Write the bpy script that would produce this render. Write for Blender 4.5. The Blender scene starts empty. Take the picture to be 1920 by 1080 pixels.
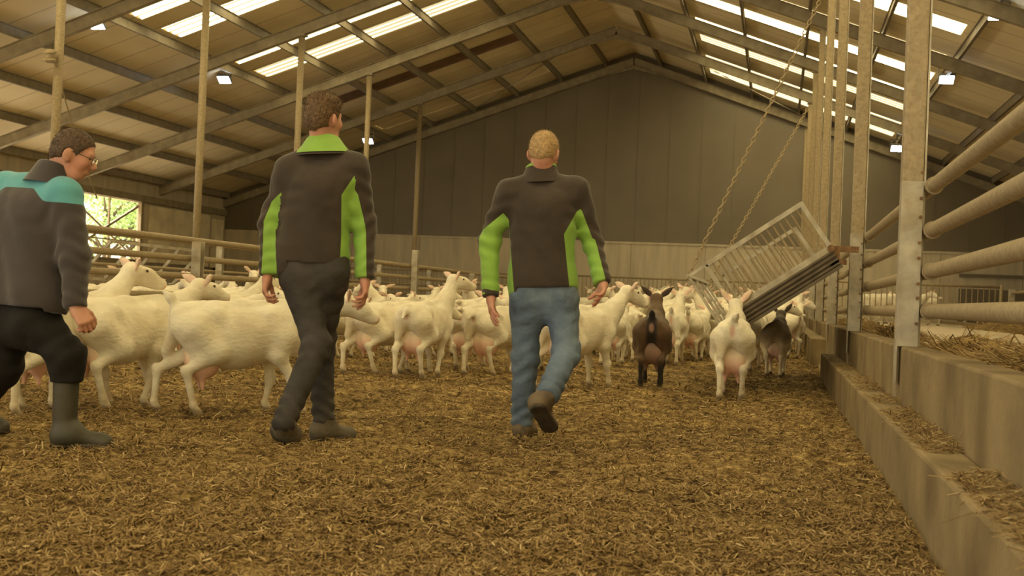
import bpy, math, random
import numpy as np
from mathutils import Vector, Matrix, Quaternion
R_ = random.Random(7)
NP = np.random.default_rng(11)
sc = bpy.context.scene
COL = sc.collection

# ------------------------------------------------------------------ camera, sky, exposure
F_PX = 2260.0
CAM = np.array([0.0, 0.0, 0.82])
_y = np.array([496.0, -39.0, -F_PX]); _y /= np.linalg.norm(_y)
_z = np.array([0.04, 1.0, 0.0]); _z -= _y * _z.dot(_y); _z /= np.linalg.norm(_z)
_x = np.cross(_y, _z)
RCW = np.stack([_x, _y, _z], 1)
cam_data = bpy.data.cameras.new('camera')
cam_data.sensor_width = 36.0
cam_data.lens = 36.0 * F_PX / 1920.0
cam_data.clip_end = 300
cam = bpy.data.objects.new('camera', cam_data); COL.objects.link(cam)
mw = Matrix([list(RCW[:, 0]) , list(RCW[:, 1]), list(RCW[:, 2])]).to_4x4()
mw.translation = Vector(CAM)
cam.matrix_world = mw
sc.camera = cam
cam_data.dof.use_dof = True
cam_data.dof.focus_distance = 8.5
cam_data.dof.aperture_fstop = 5.6

sc.view_settings.view_transform = 'Standard'
sc.view_settings.look = 'None'
sc.view_settings.exposure = 0.12
sc.view_settings.gamma = 1.0
sc.view_settings.use_curve_mapping = False

SKY_FILL = 1.55
wd = bpy.data.worlds.new('sky'); sc.world = wd; wd.use_nodes = True
nt = wd.node_tree; nt.nodes.clear()
wo = nt.nodes.new('ShaderNodeOutputWorld'); bg = nt.nodes.new('ShaderNodeBackground')
tc = nt.nodes.new('ShaderNodeTexCoord'); sp = nt.nodes.new('ShaderNodeSeparateXYZ')
rp = nt.nodes.new('ShaderNodeValToRGB'); mr = nt.nodes.new('ShaderNodeMapRange')
mr.inputs['From Min'].default_value = -0.75; mr.inputs['From Max'].default_value = 0.1
rp.color_ramp.elements[0].color = (1.5, 1.4, 1.15, 1); rp.color_ramp.elements[1].color = (1.0, 0.81, 0.39, 1)
nt.links.new(tc.outputs['Generated'], sp.inputs[0]); nt.links.new(sp.outputs['X'], mr.inputs['Value'])
nt.links.new(mr.outputs[0], rp.inputs[0]); nt.links.new(rp.outputs[0], bg.inputs[0])
bg.inputs[1].default_value = SKY_FILL
nt.links.new(bg.outputs[0], wo.inputs[0])

sun_d = bpy.data.lights.new('sun', 'SUN'); sun_d.energy = 16.0; sun_d.angle = math.radians(2.0); sun_d.color = (1.0, .94, .80)
sun = bpy.data.objects.new('sun', sun_d); COL.objects.link(sun); sun.rotation_euler = (0, math.radians(-33), math.radians(12)); sun.location = (-40, 10, 40)
SKYLIGHT_STRENGTH = 12.5
FLOOD_STRENGTH = 30.0

# ------------------------------------------------------------------ projection helpers (pixel -> place)
def ray(px, py): return RCW.T @ np.array([(px - 960) / F_PX, -(py - 540) / F_PX, -1.0])
def W(px, py, d): return CAM + ray(px, py) * d
def PY(px, py, Y): r = ray(px, py); return CAM + r * (Y / r[1])
def PX(px, py, X): r = ray(px, py); return CAM + r * (X / r[0])
def floor_z(x, y):
    t = min(1.0, max(0.0, (y - 13.0) / 22.0)); t = t * t * (3 - 2 * t)
    return 0.34 * t * min(1.0, max(0.3, (x + 8.0) / 6.0))
def G(px, py):
    r = ray(px, py); zz = 0.0
    for _ in range(12):
        if r[2] > -1e-4: t = 38 / r[1]
        else: t = min((zz - CAM[2]) / r[2], 38 / r[1])
        p = CAM + r * t; zz = floor_z(p[0], p[1])
    return np.array([p[0], p[1], zz])
def atY(px, Y):
    p = PY(px, 560, Y); return np.array([p[0], Y, floor_z(p[0], Y)])

# ------------------------------------------------------------------ object helpers
def tag(o, label=None, cat=None, group=None, kind=None):
    if label: o['label'] = label
    if cat: o['category'] = cat
    if group: o['group'] = group
    if kind: o['kind'] = kind
    return o
def empty(name, loc, label=None, cat=None, group=None, kind=None):
    o = bpy.data.objects.new(name, None); COL.objects.link(o); o.location = Vector(loc); o.empty_display_size = .1
    return tag(o, label, cat, group, kind)
def link_mesh(name, me, material, parent=None, base=None):
    o = bpy.data.objects.new(name, me); COL.objects.link(o)
    if material is not None: me.materials.append(material)
    if parent is not None: o.parent = parent
    elif base is not None: o.location = Vector(base)
    return o
def copy_tree(o, parent=None):
    c = o.copy(); COL.objects.link(c)
    if parent is not None: c.parent = parent
    for ch in list(o.children): copy_tree(ch, c)
    return c

class MB:
    """collects boxes, bars, tubes into one mesh"""
    def __init__(s): s.v = []; s.f = []; s.smooth = []
    def add(s, vs, fs, sm=False):
        n = len(s.v); s.v += [tuple(float(q) for q in p) for p in vs]
        s.f += [tuple(i + n for i in f) for f in fs]; s.smooth += [sm] * len(fs); return s
    def box(s, lo, hi):
        x0, y0, z0 = lo; x1, y1, z1 = hi
        return s.add([(x0,y0,z0),(x1,y0,z0),(x1,y1,z0),(x0,y1,z0),(x0,y0,z1),(x1,y0,z1),(x1,y1,z1),(x0,y1,z1)],
              [(0,3,2,1),(4,5,6,7),(0,1,5,4),(1,2,6,5),(2,3,7,6),(3,0,4,7)])
    def obox(s, c, ax, ay, az):
        c, ax, ay, az = [np.array(q, float) for q in (c, ax, ay, az)]
        vs = [c + sx*ax + sy*ay + sz*az for sz in (-1,1) for sx, sy in ((-1,-1),(1,-1),(1,1),(-1,1))]
        fl = np.dot(np.cross(ax, ay), az) < 0
        fs = [(0,3,2,1),(4,5,6,7),(0,1,5,4),(1,2,6,5),(2,3,7,6),(3,0,4,7)]
        return s.add(vs, [f[::-1] for f in fs] if fl else fs)
    def beam(s, a, b, w, h, up=(0,0,1)):
        a = np.array(a, float); b = np.array(b, float); d = b - a; L = np.linalg.norm(d); d /= L
        u = np.array(up, float); sx = np.cross(d, u)
        if np.linalg.norm(sx) < 1e-5: sx = np.cross(d, (0,1,0))
        sx /= np.linalg.norm(sx); u = np.cross(sx, d)
        return s.obox((a + b) / 2, sx * w / 2, d * L / 2, u * h / 2)
    def ibeam(s, a, b, w, h, t=.014, up=(0,0,1)):
        a = np.array(a, float); b = np.array(b, float); d = (b - a); d /= np.linalg.norm(d)
        u = np.array(up, float); sx = np.cross(d, u); sx /= np.linalg.norm(sx); u = np.cross(sx, d)
        s.beam(a + u*(h/2 - t/2), b + u*(h/2 - t/2), w, t, up); s.beam(a - u*(h/2 - t/2), b - u*(h/2 - t/2), w, t, up)
        return s.beam(a, b, t, h - 2*t, up)
    def tube(s, pts, r, n=12, caps=True):
        pts = [np.array(p, float) for p in pts]; rs = r if hasattr(r, '__len__') else [r] * len(pts)
        base = len(s.v); prev = None
        for i, p in enumerate(pts):
            d = pts[min(i+1, len(pts)-1)] - pts[max(i-1, 0)]; d /= np.linalg.norm(d) + 1e-9
            if prev is None:
                e = np.cross(d, (0,0,1));
                if np.linalg.norm(e) < 1e-3: e = np.cross(d, (0,1,0))
            else: e = prev - d * prev.dot(d)
            e /= np.linalg.norm(e); prev = e; g = np.cross(d, e)
            for k in range(n):
                a = 2*math.pi*k/n; q = p + rs[i]*(math.cos(a)*e + math.sin(a)*g); s.v.append(tuple(q))
        for i in range(len(pts)-1):
            for k in range(n):
                a = base+i*n+k; b = base+i*n+(k+1)%n
                s.f.append((a, b, b+n, a+n)); s.smooth.append(True)
        if caps:
            s.f.append(tuple(base+k for k in range(n))[::-1]); s.smooth.append(False)
            e = base+(len(pts)-1)*n; s.f.append(tuple(e+k for k in range(n))); s.smooth.append(False)
        return s
    def build(s, name, material, parent=None, base=None, bevel=0):
        off = np.zeros(3)
        root = parent
        if base is not None: off = np.array(base, float)
        me = bpy.data.meshes.new(name)
        me.from_pydata([tuple(np.array(p) - off) for p in s.v], [], s.f); me.polygons.foreach_set('use_smooth', s.smooth)
        me.update()
        o = link_mesh(name, me, material, parent, None if parent is not None else base)
        if bevel:
            m = o.modifiers.new('bevel', 'BEVEL'); m.width = bevel; m.segments = 2; m.limit_method = 'ANGLE'
        return o

# ------------------------------------------------------------------ materials
def mat(name, col, rough=.6, var=.18, scale=6.0, bump=0.0, bscale=None, metal=0.0, stain=None, stain_scale=2.0, stain_amt=.5, stretch=(1,1,1), attr=None, spec=.4, fuzz=0.0):
    m = bpy.data.materials.new(name); m.use_nodes = True; t = m.node_tree; b = t.nodes['Principled BSDF']; L = t.links.new
    b.inputs['Roughness'].default_value = rough; b.inputs['Metallic'].default_value = metal; b.inputs['Specular IOR Level'].default_value = spec
    co = t.nodes.new('ShaderNodeTexCoord'); mp = t.nodes.new('ShaderNodeMapping'); mp.inputs['Scale'].default_value = stretch
    L(co.outputs['Object'], mp.inputs[0])
    nz = t.nodes.new('ShaderNodeTexNoise'); nz.inputs['Scale'].default_value = scale; nz.inputs['Detail'].default_value = 6; L(mp.outputs[0], nz.inputs['Vector'])
    r = t.nodes.new('ShaderNodeMapRange'); r.inputs['From Min'].default_value = .3; r.inputs['From Max'].default_value = .7
    r.inputs['To Min'].default_value = 1 - var; r.inputs['To Max'].default_value = 1 + var; L(nz.outputs['Fac'], r.inputs['Value'])
    mul = t.nodes.new('ShaderNodeMix'); mul.data_type = 'RGBA'; mul.blend_type = 'MULTIPLY'; mul.inputs[0].default_value = 1
    if attr:
        a = t.nodes.new('ShaderNodeAttribute'); a.attribute_name = attr; L(a.outputs['Color'], mul.inputs[6])
    else: mul.inputs[6].default_value = (*col, 1)
    L(r.outputs[0], mul.inputs[7]); out = mul.outputs[2]
    if stain:
        n2 = t.nodes.new('ShaderNodeTexNoise'); n2.inputs['Scale'].default_value = stain_scale; n2.inputs['Detail'].default_value = 5; L(mp.outputs[0], n2.inputs['Vector'])
        r2 = t.nodes.new('ShaderNodeMapRange'); r2.inputs['From Min'].default_value = .48; r2.inputs['From Max'].default_value = .68; r2.inputs['To Max'].default_value = stain_amt
        L(n2.outputs['Fac'], r2.inputs['Value'])
        mx = t.nodes.new('ShaderNodeMix'); mx.data_type = 'RGBA'; L(r2.outputs[0], mx.inputs[0]); L(out, mx.inputs[6]); mx.inputs[7].default_value = (*stain, 1); out = mx.outputs[2]
    L(out, b.inputs['Base Color'])
    if fuzz:
        b.inputs['Sheen Weight'].default_value = fuzz
    if bump:
        n3 = t.nodes.new('ShaderNodeTexNoise'); n3.inputs['Scale'].default_value = bscale or scale*4; n3.inputs['Detail'].default_value = 4; L(mp.outputs[0], n3.inputs['Vector'])
        bp = t.nodes.new('ShaderNodeBump'); bp.inputs['Strength'].default_value = bump; bp.inputs['Distance'].default_value = .02
        L(n3.outputs['Fac'], bp.inputs['Height']); L(bp.outputs[0], b.inputs['Normal'])
    return m
def emit(name, col, strength):
    m = bpy.data.materials.new(name); m.use_nodes = True; t = m.node_tree; t.nodes.clear()
    o = t.nodes.new('ShaderNodeOutputMaterial'); e = t.nodes.new('ShaderNodeEmission'); e.inputs[0].default_value = (*col, 1); e.inputs[1].default_value = strength
    t.links.new(e.outputs[0], o.inputs[0]); return m
STEEL = mat('galvanised_steel', (.42,.375,.285), .5, .22, 9, .15, 40, metal=.25, stain=(.26,.19,.10), stain_scale=5, stain_amt=.55)
STEEL_DIRTY = mat('dusty_galvanised_steel', (.325,.253,.148), .6, .16, 24, .04, 60, metal=.1, stain=(.20,.13,.06), stain_scale=34, stain_amt=.45)
RAFTER = mat('rafter_steel', (.29,.245,.165), .65, .2, 5, .05, metal=.1, stain=(.2,.15,.09), stain_scale=2)
PURLIN = mat('purlin_steel', (.25,.21,.15), .6, .2, 5)
DARK_STEEL = mat('dark_ribbed_steel', (.12,.09,.055), .6, .3, 8, .2)
RUST = mat('rusty_steel', (.20,.11,.05), .8, .4, 20, .3)
CONC = mat('concrete', (.25,.185,.092), .85, .25, 3, .25, 30, stain=(.125,.083,.037), stain_scale=1.6, stain_amt=.75)
CONC_FAR = mat('concrete_panel', (.50,.43,.31), .85, .13, 1.5, .05, 30, stain=(.37,.30,.2), stain_scale=1.2, stain_amt=.5, stretch=(3,3,.35))
ALLEY = mat('alley_concrete', (.46,.38,.26), .8, .15, 2, .1, stain=(.3,.2,.1), stain_scale=1.2)
CLAD = mat('dark_wall_cladding', (.155,.125,.082), .45, .08, .8, 0)
GREEN = mat('lime_softshell', (.225,.40,.06), .75, .10, 8, .25, 14, fuzz=.15)
JACKET = mat('dark_brown_softshell', (.044,.030,.021), .85, .15, 6, .4, 14, fuzz=.2)
NAVY = mat('navy_fleece', (.052,.042,.043), .9, .15, 6, .3, 12, fuzz=.3)
TEAL = mat('teal_fleece', (.10,.33,.38), .85, .10, 6, .2, 14, fuzz=.2)
JEANS = mat('blue_denim', (.105,.145,.21), .85, .35, 5, .6, 22, stain=(.19,.24,.30), stain_scale=4, stain_amt=.6)
JEANS_DARK = mat('charcoal_denim', (.044,.038,.036), .85, .3, 6, .5, 20, stain=(.085,.072,.064), stain_scale=4, stain_amt=.4)
BLACK = mat('black_work_cloth', (.008,.006,.005), .9, .2, 6, .3, 16)
SKIN = mat('skin', (.50,.25,.17), .55, .12, 14, .08, 60, stain=(.5,.17,.11), stain_scale=10, stain_amt=.4)
BOOT_BROWN = mat('worn_brown_leather', (.13,.095,.06), .75, .35, 12, .3, 40, stain=(.22,.16,.08), stain_scale=8)
BOOT_GREY = mat('grey_leather', (.11,.092,.066), .75, .3, 12, .3, 40)
RUBBER = mat('green_grey_rubber', (.048,.045,.032), .55, .2, 8, .1, stain=(.085,.065,.035), stain_scale=5, stain_amt=.5)
SOLE = mat('dark_boot_sole', (.060,.046,.030), .8, .3, 20, .3)
HAIR_BROWN = mat('brown_hair', (.13,.075,.035), .6, .35, 60, .4, 90)
HAIR_DARK = mat('dark_brown_hair', (.085,.050,.028), .6, .35, 60, .4, 90)
HAIR_BLOND = mat('blond_hair', (.40,.26,.12), .6, .3, 60, .4, 90)
GOAT = mat('goat_coat', (1,1,1), .85, .08, 14, .35, 45, attr='coat', stain=(.52,.41,.25), stain_scale=4.2, stain_amt=.55, fuzz=.2, stretch=(1,.6,1))
GOAT_DARK = mat('dark_goat_coat', (1,1,1), .75, .2, 12, .15, 60, attr='coat', fuzz=.1)
UDDER = mat('pink_udder_skin', (.80,.50,.40), .6, .12, 9, .1, 40, attr='coat')
EYE = mat('goat_eye', (.05,.035,.02), .2, .1)
ROPE = mat('rope_fibre', (.34,.26,.145), .9, .2, 40, .3)
LAMP_BODY = mat('lamp_housing', (.2,.2,.2), .5, .1)
LAMP_GLOW = emit('cool_lamp_glow', (.82,.95,1.0), FLOOD_STRENGTH)
LEAF = mat('leaf_green', (.40,.56,.26), .6, .5, 2)
BARK = mat('bark', (.12,.09,.06), .9, .3, 12, .4)
BOUNCE_GROUND = mat('pale_bounce_ground', (.62,.55,.42), .9, .15, 3)  # outside ground made pale so it bounces daylight up onto the roof
HOSE = mat('blue_plastic', (.05,.2,.35), .4, .1)

def floor_mat():
    m = bpy.data.materials.new('deep_litter'); m.use_nodes = True; t = m.node_tree; b = t.nodes['Principled BSDF']; L = t.links.new
    b.inputs['Roughness'].default_value = .95; b.inputs['Specular IOR Level'].default_value = .15
    co = t.nodes.new('ShaderNodeTexCoord')
    def noise(s, d=8, w=0.0):
        n = t.nodes.new('ShaderNodeTexNoise'); n.inputs['Scale'].default_value = s; n.inputs['Detail'].default_value = d; n.inputs['Distortion'].default_value = w
        L(co.outputs['Object'], n.inputs['Vector']); return n
    n1 = noise(9, 10, 1.2); r1 = t.nodes.new('ShaderNodeValToRGB'); L(n1.outputs['Fac'], r1.inputs[0])
    e = r1.color_ramp.elements; e[0].position = .34; e[0].color = (.055,.031,.011,1); e[1].position = .66; e[1].color = (.48,.36,.155,1)
    m_ = e.new(.5); m_.color = (.215,.142,.054,1)
    n2 = noise(1.1, 3); r2 = t.nodes.new('ShaderNodeValToRGB'); L(n2.outputs['Fac'], r2.inputs[0])
    e = r2.color_ramp.elements; e[0].position = .38; e[0].color = (.55,.52,.48,1); e[1].position = .62; e[1].color = (1.12,1.1,1.06,1)
    mx = t.nodes.new('ShaderNodeMix'); mx.data_type = 'RGBA'; mx.blend_type = 'MULTIPLY'; mx.inputs[0].default_value = 1
    L(r1.outputs[0], mx.inputs[6]); L(r2.outputs[0], mx.inputs[7]); L(mx.outputs[2], b.inputs['Base Color'])
    n3 = noise(22, 8, .8); bp = t.nodes.new('ShaderNodeBump'); bp.inputs['Strength'].default_value = .9; bp.inputs['Distance'].default_value = .04
    L(n3.outputs['Fac'], bp.inputs['Height']); L(bp.outputs[0], b.inputs['Normal'])
    return m
LITTER = floor_mat()
def straw_mat():
    m = bpy.data.materials.new('straw'); m.use_nodes = True; t = m.node_tree; b = t.nodes['Principled BSDF']; L = t.links.new
    b.inputs['Roughness'].default_value = .7; b.inputs['Specular IOR Level'].default_value = .3
    a = t.nodes.new('ShaderNodeAttribute'); a.attribute_name = 'tone'; r = t.nodes.new('ShaderNodeValToRGB'); L(a.outputs['Fac'], r.inputs[0])
    e = r.color_ramp.elements; e[0].color = (.10,.055,.018,1); e[1].color = (.68,.52,.26,1)
    q = e.new(.45); q.color = (.28,.18,.065,1); q = e.new(.82); q.color = (.42,.29,.12,1)
    L(r.outputs[0], b.inputs['Base Color']); return m
STRAW = straw_mat()
def panel_mat():
    m = bpy.data.materials.new('roof_panel'); m.use_nodes = True; t = m.node_tree; b = t.nodes['Principled BSDF']; L = t.links.new
    b.inputs['Roughness'].default_value = .8
    co = t.nodes.new('ShaderNodeTexCoord'); s = t.nodes.new('ShaderNodeSeparateXYZ'); L(co.outputs['Object'], s.inputs[0])
    md = t.nodes.new('ShaderNodeMath'); md.operation = 'PINGPONG'; md.inputs[1].default_value = .5; L(s.outputs['Y'], md.inputs[0])
    lt = t.nodes.new('ShaderNodeMapRange'); lt.inputs['From Min'].default_value = .0; lt.inputs['From Max'].default_value = .03; lt.inputs['To Min'].default_value = .45; lt.inputs['To Max'].default_value = 1
    L(md.outputs[0], lt.inputs['Value'])
    n = t.nodes.new('ShaderNodeTexNoise'); n.inputs['Scale'].default_value = .8; n.inputs['Detail'].default_value = 5; L(co.outputs['Object'], n.inputs['Vector'])
    r = t.nodes.new('ShaderNodeValToRGB'); L(n.outputs['Fac'], r.inputs[0]); e = r.color_ramp.elements
    e[0].position = .3; e[0].color = (.72,.62,.42,1); e[1].position = .7; e[1].color = (.84,.74,.54,1)
    mx = t.nodes.new('ShaderNodeMix'); mx.data_type = 'RGBA'; mx.blend_type = 'MULTIPLY'; mx.inputs[0].default_value = 1
    L(r.outputs[0], mx.inputs[6]); L(lt.outputs[0], mx.inputs[7]); L(mx.outputs[2], b.inputs['Base Color'])
    return m
PANEL = panel_mat()
def skylight_mat():
    m = bpy.data.materials.new('daylit_corrugated_sheet'); m.use_nodes = True; t = m.node_tree; t.nodes.clear(); L = t.links.new
    o = t.nodes.new('ShaderNodeOutputMaterial'); e = t.nodes.new('ShaderNodeEmission'); L(e.outputs[0], o.inputs[0])
    co = t.nodes.new('ShaderNodeTexCoord'); s = t.nodes.new('ShaderNodeSeparateXYZ'); L(co.outputs['Object'], s.inputs[0])
    mu = t.nodes.new('ShaderNodeMath'); mu.operation = 'MULTIPLY'; mu.inputs[1].default_value = 2*math.pi/.29; L(s.outputs['Y'], mu.inputs[0])
    si = t.nodes.new('ShaderNodeMath'); si.operation = 'SINE'; L(mu.outputs[0], si.inputs[0])
    mr = t.nodes.new('ShaderNodeMapRange'); mr.inputs['From Min'].default_value = -1; mr.inputs['To Min'].default_value = -.42*SKYLIGHT_STRENGTH; mr.inputs['To Max'].default_value = SKYLIGHT_STRENGTH
    mx = t.nodes.new('ShaderNodeMath'); mx.operation = 'MAXIMUM'; mx.inputs[1].default_value = .85
    L(si.outputs[0], mr.inputs['Value']); L(mr.outputs[0], mx.inputs[0]); L(mx.outputs[0], e.inputs[1]); e.inputs[0].default_value = (1.0,.825,.42,1)
    return m
SKYLIGHT = skylight_mat()

# ------------------------------------------------------------------ the building
RIDGE_X, RIDGE_Z, SLOPE, HALF = -5.25, 9.20, .35, 15.45
GABLE_Y, BAY = 42.5, 5.0
XL, XR = RIDGE_X - HALF, RIDGE_X + HALF
Y_OPEN = -2.0
RAFTER_Y = [7.5 + BAY * k for k in range(-1, 8)]
def under(x): return RIDGE_Z - SLOPE * abs(x - RIDGE_X)          # rafter underside
def slope_pt(x, y, dz=0): return np.array([x, y, under(x) + dz])
PAN_DZ = .50

# litter floor: finer close by
def fbm(x, y):
    return (.55*np.sin(5.1*x + 1.3*np.sin(3.7*y)) * np.sin(4.3*y + 1.1*np.sin(4.9*x + .7)) + .3*np.sin(11.3*x + 2.1*np.sin(7.9*y) + 1.) * np.sin(9.7*y + 1.7*np.sin(12.1*x))
            + .22*np.sin(23.*x + 1.9*np.sin(19.*y)) * np.sin(21.*y + 1.4*np.sin(25.*x)))
def fz(x, y):
    t = np.clip((y - 13.0) / 22.0, 0, 1); t = t*t*(3 - 2*t)
    return .34*t*np.clip((x + 8.0)/6.0, .3, 1) + (.020*fbm(x, y) + .014*fbm(2.3*x + 5, 2.3*y) + .008*fbm(4.7*x + 2, 4.7*y + 1))*np.clip(1.3 - y/30, .3, 1)
def grid_mesh(name, xs, ys, zf, material, **kw):
    Xg, Yg = np.meshgrid(xs, ys, indexing='ij'); Z = zf(Xg, Yg); nx, ny = Xg.shape
    v = np.stack([Xg, Yg, Z], -1).reshape(-1, 3); i = np.arange(nx*ny).reshape(nx, ny)
    f = np.stack([i[:-1,:-1], i[1:,:-1], i[1:,1:], i[:-1,1:]], -1).reshape(-1, 4)
    me = bpy.data.meshes.new(name); me.from_pydata(v.tolist(), [], f.tolist()); me.polygons.foreach_set('use_smooth', [True]*len(f)); me.update()
    o = link_mesh(name, me, material); tag(o, **kw); return o
xs = np.concatenate([np.linspace(XL, -6, 50)[:-1], np.linspace(-6, .60, 220)])
ys = np.concatenate([np.linspace(Y_OPEN, 2.4, 14)[:-1], np.linspace(2.4, 9.5, 250)[:-1], np.linspace(9.5, 20, 160)[:-1], np.linspace(20, GABLE_Y, 80)])
grid_mesh('floor', xs, ys, fz, LITTER, kind='structure')
ALZ = .56
grid_mesh('floor_feed_alley', np.linspace(.86, 5.4, 8), np.linspace(Y_OPEN, GABLE_Y, 40), lambda x, y: ALZ + 0*x, ALLEY, kind='structure')
grid_mesh('floor_side_pen', np.linspace(5.3, XR, 30), np.linspace(Y_OPEN, GABLE_Y, 120), lambda x, y: .42 + .02*fbm(x*.6, y*.6), LITTER, kind='structure')

# right low wall with ledge
wl = MB(); wl.box((.72, Y_OPEN, -.1), (.88, GABLE_Y, .63)); tag(wl.build('wall_right', CONC, bevel=.012), kind='structure')
ld = MB(); ld.box((.55, Y_OPEN, -.1), (.72, 15.2, .30)); tag(ld.build('trim_1', CONC, bevel=.015), kind='structure')
ld = MB(); ld.box((.50, 17.6, -.1), (.72, GABLE_Y, .42)); tag(ld.build('trim_2', CONC, bevel=.015), kind='structure')
lw = MB(); lw.box((-7.92, 2, -.1), (-7.76, GABLE_Y, .56)); tag(lw.build('wall_left_pen', CONC_FAR, bevel=.012), kind='structure')
lw = MB(); lw.box((-7.70, 2, -.1), (-7.30, GABLE_Y, .30)); tag(lw.build('trim_3', CONC_FAR, bevel=.012), kind='structure')
pw = MB(); pw.box((5.3, Y_OPEN, .2), (5.42, GABLE_Y, .66)); tag(pw.build('wall_side_pen', CONC, bevel=.01), kind='structure')

# gable wall
gw = MB(); gw.box((XL, GABLE_Y, 0), (XR, GABLE_Y + .25, 2.92)); tag(gw.build('wall_back', CONC_FAR), kind='structure')
sm = MB()
for k in range(1, 12):
    x = XL + k*2.6
    sm.box((x - .012, GABLE_Y - .006, 0), (x + .012, GABLE_Y + .02, 2.92))
tag(sm.build('trim_4', mat('panel_joint', (.30,.25,.17), .9), ), kind='structure')
gc = MB()
def gable_poly(y0, y1):
    xs_ = [XL, RIDGE_X, XR]
    p = [(XL, 2.92), (XR, 2.92), (XR, under(XR) + .6), (RIDGE_X, RIDGE_Z + .6), (XL, under(XL) + .6)]
    vs = [(a, y0, b) for a, b in p] + [(a, y1, b) for a, b in p]
    return vs, [(0,1,2,3,4), (9,8,7,6,5)] + [(i, i+5, (i+1)%5+5, (i+1)%5) for i in range(5)]
gc.add(*gable_poly(GABLE_Y + .08, GABLE_Y + .25)); tag(gc.build('wall_gable', CLAD), kind='structure')
gs = MB()
for k in range(1, 28):
    x = XL + k*1.12; gs.box((x - .010, GABLE_Y + .066, 2.92), (x + .010, GABLE_Y + .09, under(x) + .4))
tag(gs.build('trim_5', CLAD), kind='structure')
gl = MB(); gl.box((XL, GABLE_Y - .03, 2.90), (XR, GABLE_Y + .1, 2.97)); tag(gl.build('trim_6', CONC_FAR), kind='structure')
dr = MB(); dr.box((5.9, GABLE_Y - .06, .5), (10.0, GABLE_Y - .005, 1.75)); dr.box((5.9, GABLE_Y - .10, 2.15), (10.0, GABLE_Y - .005, 2.25))
tag(dr.build('door_1', CLAD), kind='structure')

# left wall: low concrete, opening, eave beam, solid end panel
WIN0, WIN1, WZ0, WZ1 = 26.0, 36.45, 1.50, 3.46
a = MB(); a.box((XL - .2, 24, 0), (XL, GABLE_Y, WZ0)); a.box((XL - .2, Y_OPEN, WZ1), (XL, GABLE_Y + .25, 4.32)); a.box((XL - .2, WIN1, WZ0), (XL, GABLE_Y + .25, WZ1))
tag(a.build('wall_left', CONC_FAR), kind='structure')
a = MB(); a.box((XL, 24, WZ1 + .02), (XL + .12, GABLE_Y, WZ1 + .24)); a.box((XL, 24, WZ0 - .16), (XL + .1, GABLE_Y, WZ0 - .02))
tag(a.build('trim_7', RAFTER), kind='structure')
a = MB()
a.box((XL - .05, WIN1 - .16, WZ0), (XL + .06, WIN1, WZ1)); a.box((XL - .05, WIN0, WZ0), (XL + .06, WIN0 + .12, WZ1))
for y in (29.5, 32.6, 34.55): a.box((XL - .12, y, WZ0), (XL - .06, y + .05, WZ1))
a.beam((XL - .1, 36.4, WZ1 - .1), (XL - .1, 32.0, WZ0), .07, .07); a.beam((XL - .1, 32.0, WZ1), (XL - .1, 36.4, WZ0 + .05), .05, .05)
a.box((XL - .05, WIN0, WZ0), (XL + .04, WIN1, WZ0 + .06)); a.box((XL - .05, WIN0, WZ0 + .62), (XL + .0, WIN1, WZ0 + .66))
tag(a.build('window_1', STEEL_DIRTY), kind='structure')
a = MB(); a.box((XL, 36.9, WZ0), (XL + .08, 41.2, 3.40)); a.box((XL, 41.5, 1.0), (XL + .1, 42.3, 3.3)); tag(a.build('door_2', mat('pale_panel_painted_light', (.78,.68,.48), .8, .1, 2, stain=(.5,.42,.28), stain_scale=1.5), ), kind='structure')  # pale panels, colour lightened further to stand in for window light
a = MB(); a.box((XR, Y_OPEN, 0), (XR + .2, GABLE_Y, 4.3)); tag(a.build('wall_far_right', CONC_FAR), kind='structure')

# roof panels with real skylight openings laid out strip by strip
SKY = [(.88, 1.78), (2.62, 3.65)]
def roof_side(sgn, name):
    m = MB(); dark = []
    xe = RIDGE_X + sgn*HALF*1.03
    xa, xb = RIDGE_X + sgn*2.75, RIDGE_X + sgn*8.75
    def slab(x0, x1, y0, y1):
        for dz, fl in ((0, False), (.06, True)):
            q = [slope_pt(x0, y0, PAN_DZ+dz), slope_pt(x1, y0, PAN_DZ+dz), slope_pt(x1, y1, PAN_DZ+dz), slope_pt(x0, y1, PAN_DZ+dz)]
            m.add(q, [(0,1,2,3)])
    slab(RIDGE_X, xa, Y_OPEN, GABLE_Y + .2); slab(xb, xe, Y_OPEN, GABLE_Y + .2)
    ycuts = []
    for k in range(-1, 7):
        y0 = 7.5 + BAY*k
        for i, (a, b) in enumerate(SKY if sgn < 0 else [(.78, 1.75), (2.85, 3.90)]): ycuts.append((y0 + a, y0 + b, k, i))
    last = Y_OPEN
    strips = []
    for a, b, k, i in ycuts:
        slab(xa, xb, last, a); last = b; strips.append((a, b, k, i))
    slab(xa, xb, last, GABLE_Y + .2)
    tag(m.build(name, PANEL), kind='structure')
    return strips, xa, xb
ORD = ['first','second','third','fourth','fifth','sixth','seventh','eighth','ninth','tenth','eleventh','twelfth']
def corr(xa, xb, y0, y1, dz=PAN_DZ + .03):
    """corrugated translucent sheet following the slope"""
    n = 30; v = []; f = []
    for i in range(n + 1):
        y = y0 + (y1 - y0)*i/n; w = .018*math.sin(2*math.pi*y/.29)
        v += [slope_pt(xa, y, dz + w), slope_pt(xb, y, dz + w)]
    for i in range(n): f.append((2*i, 2*i+1, 2*i+3, 2*i+2))
    m = MB(); m.add(v, f, True); return m
BROWN_SHEET = mat('brown_roof_sheet', (.17,.10,.055), .8, .15, 3)
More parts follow.
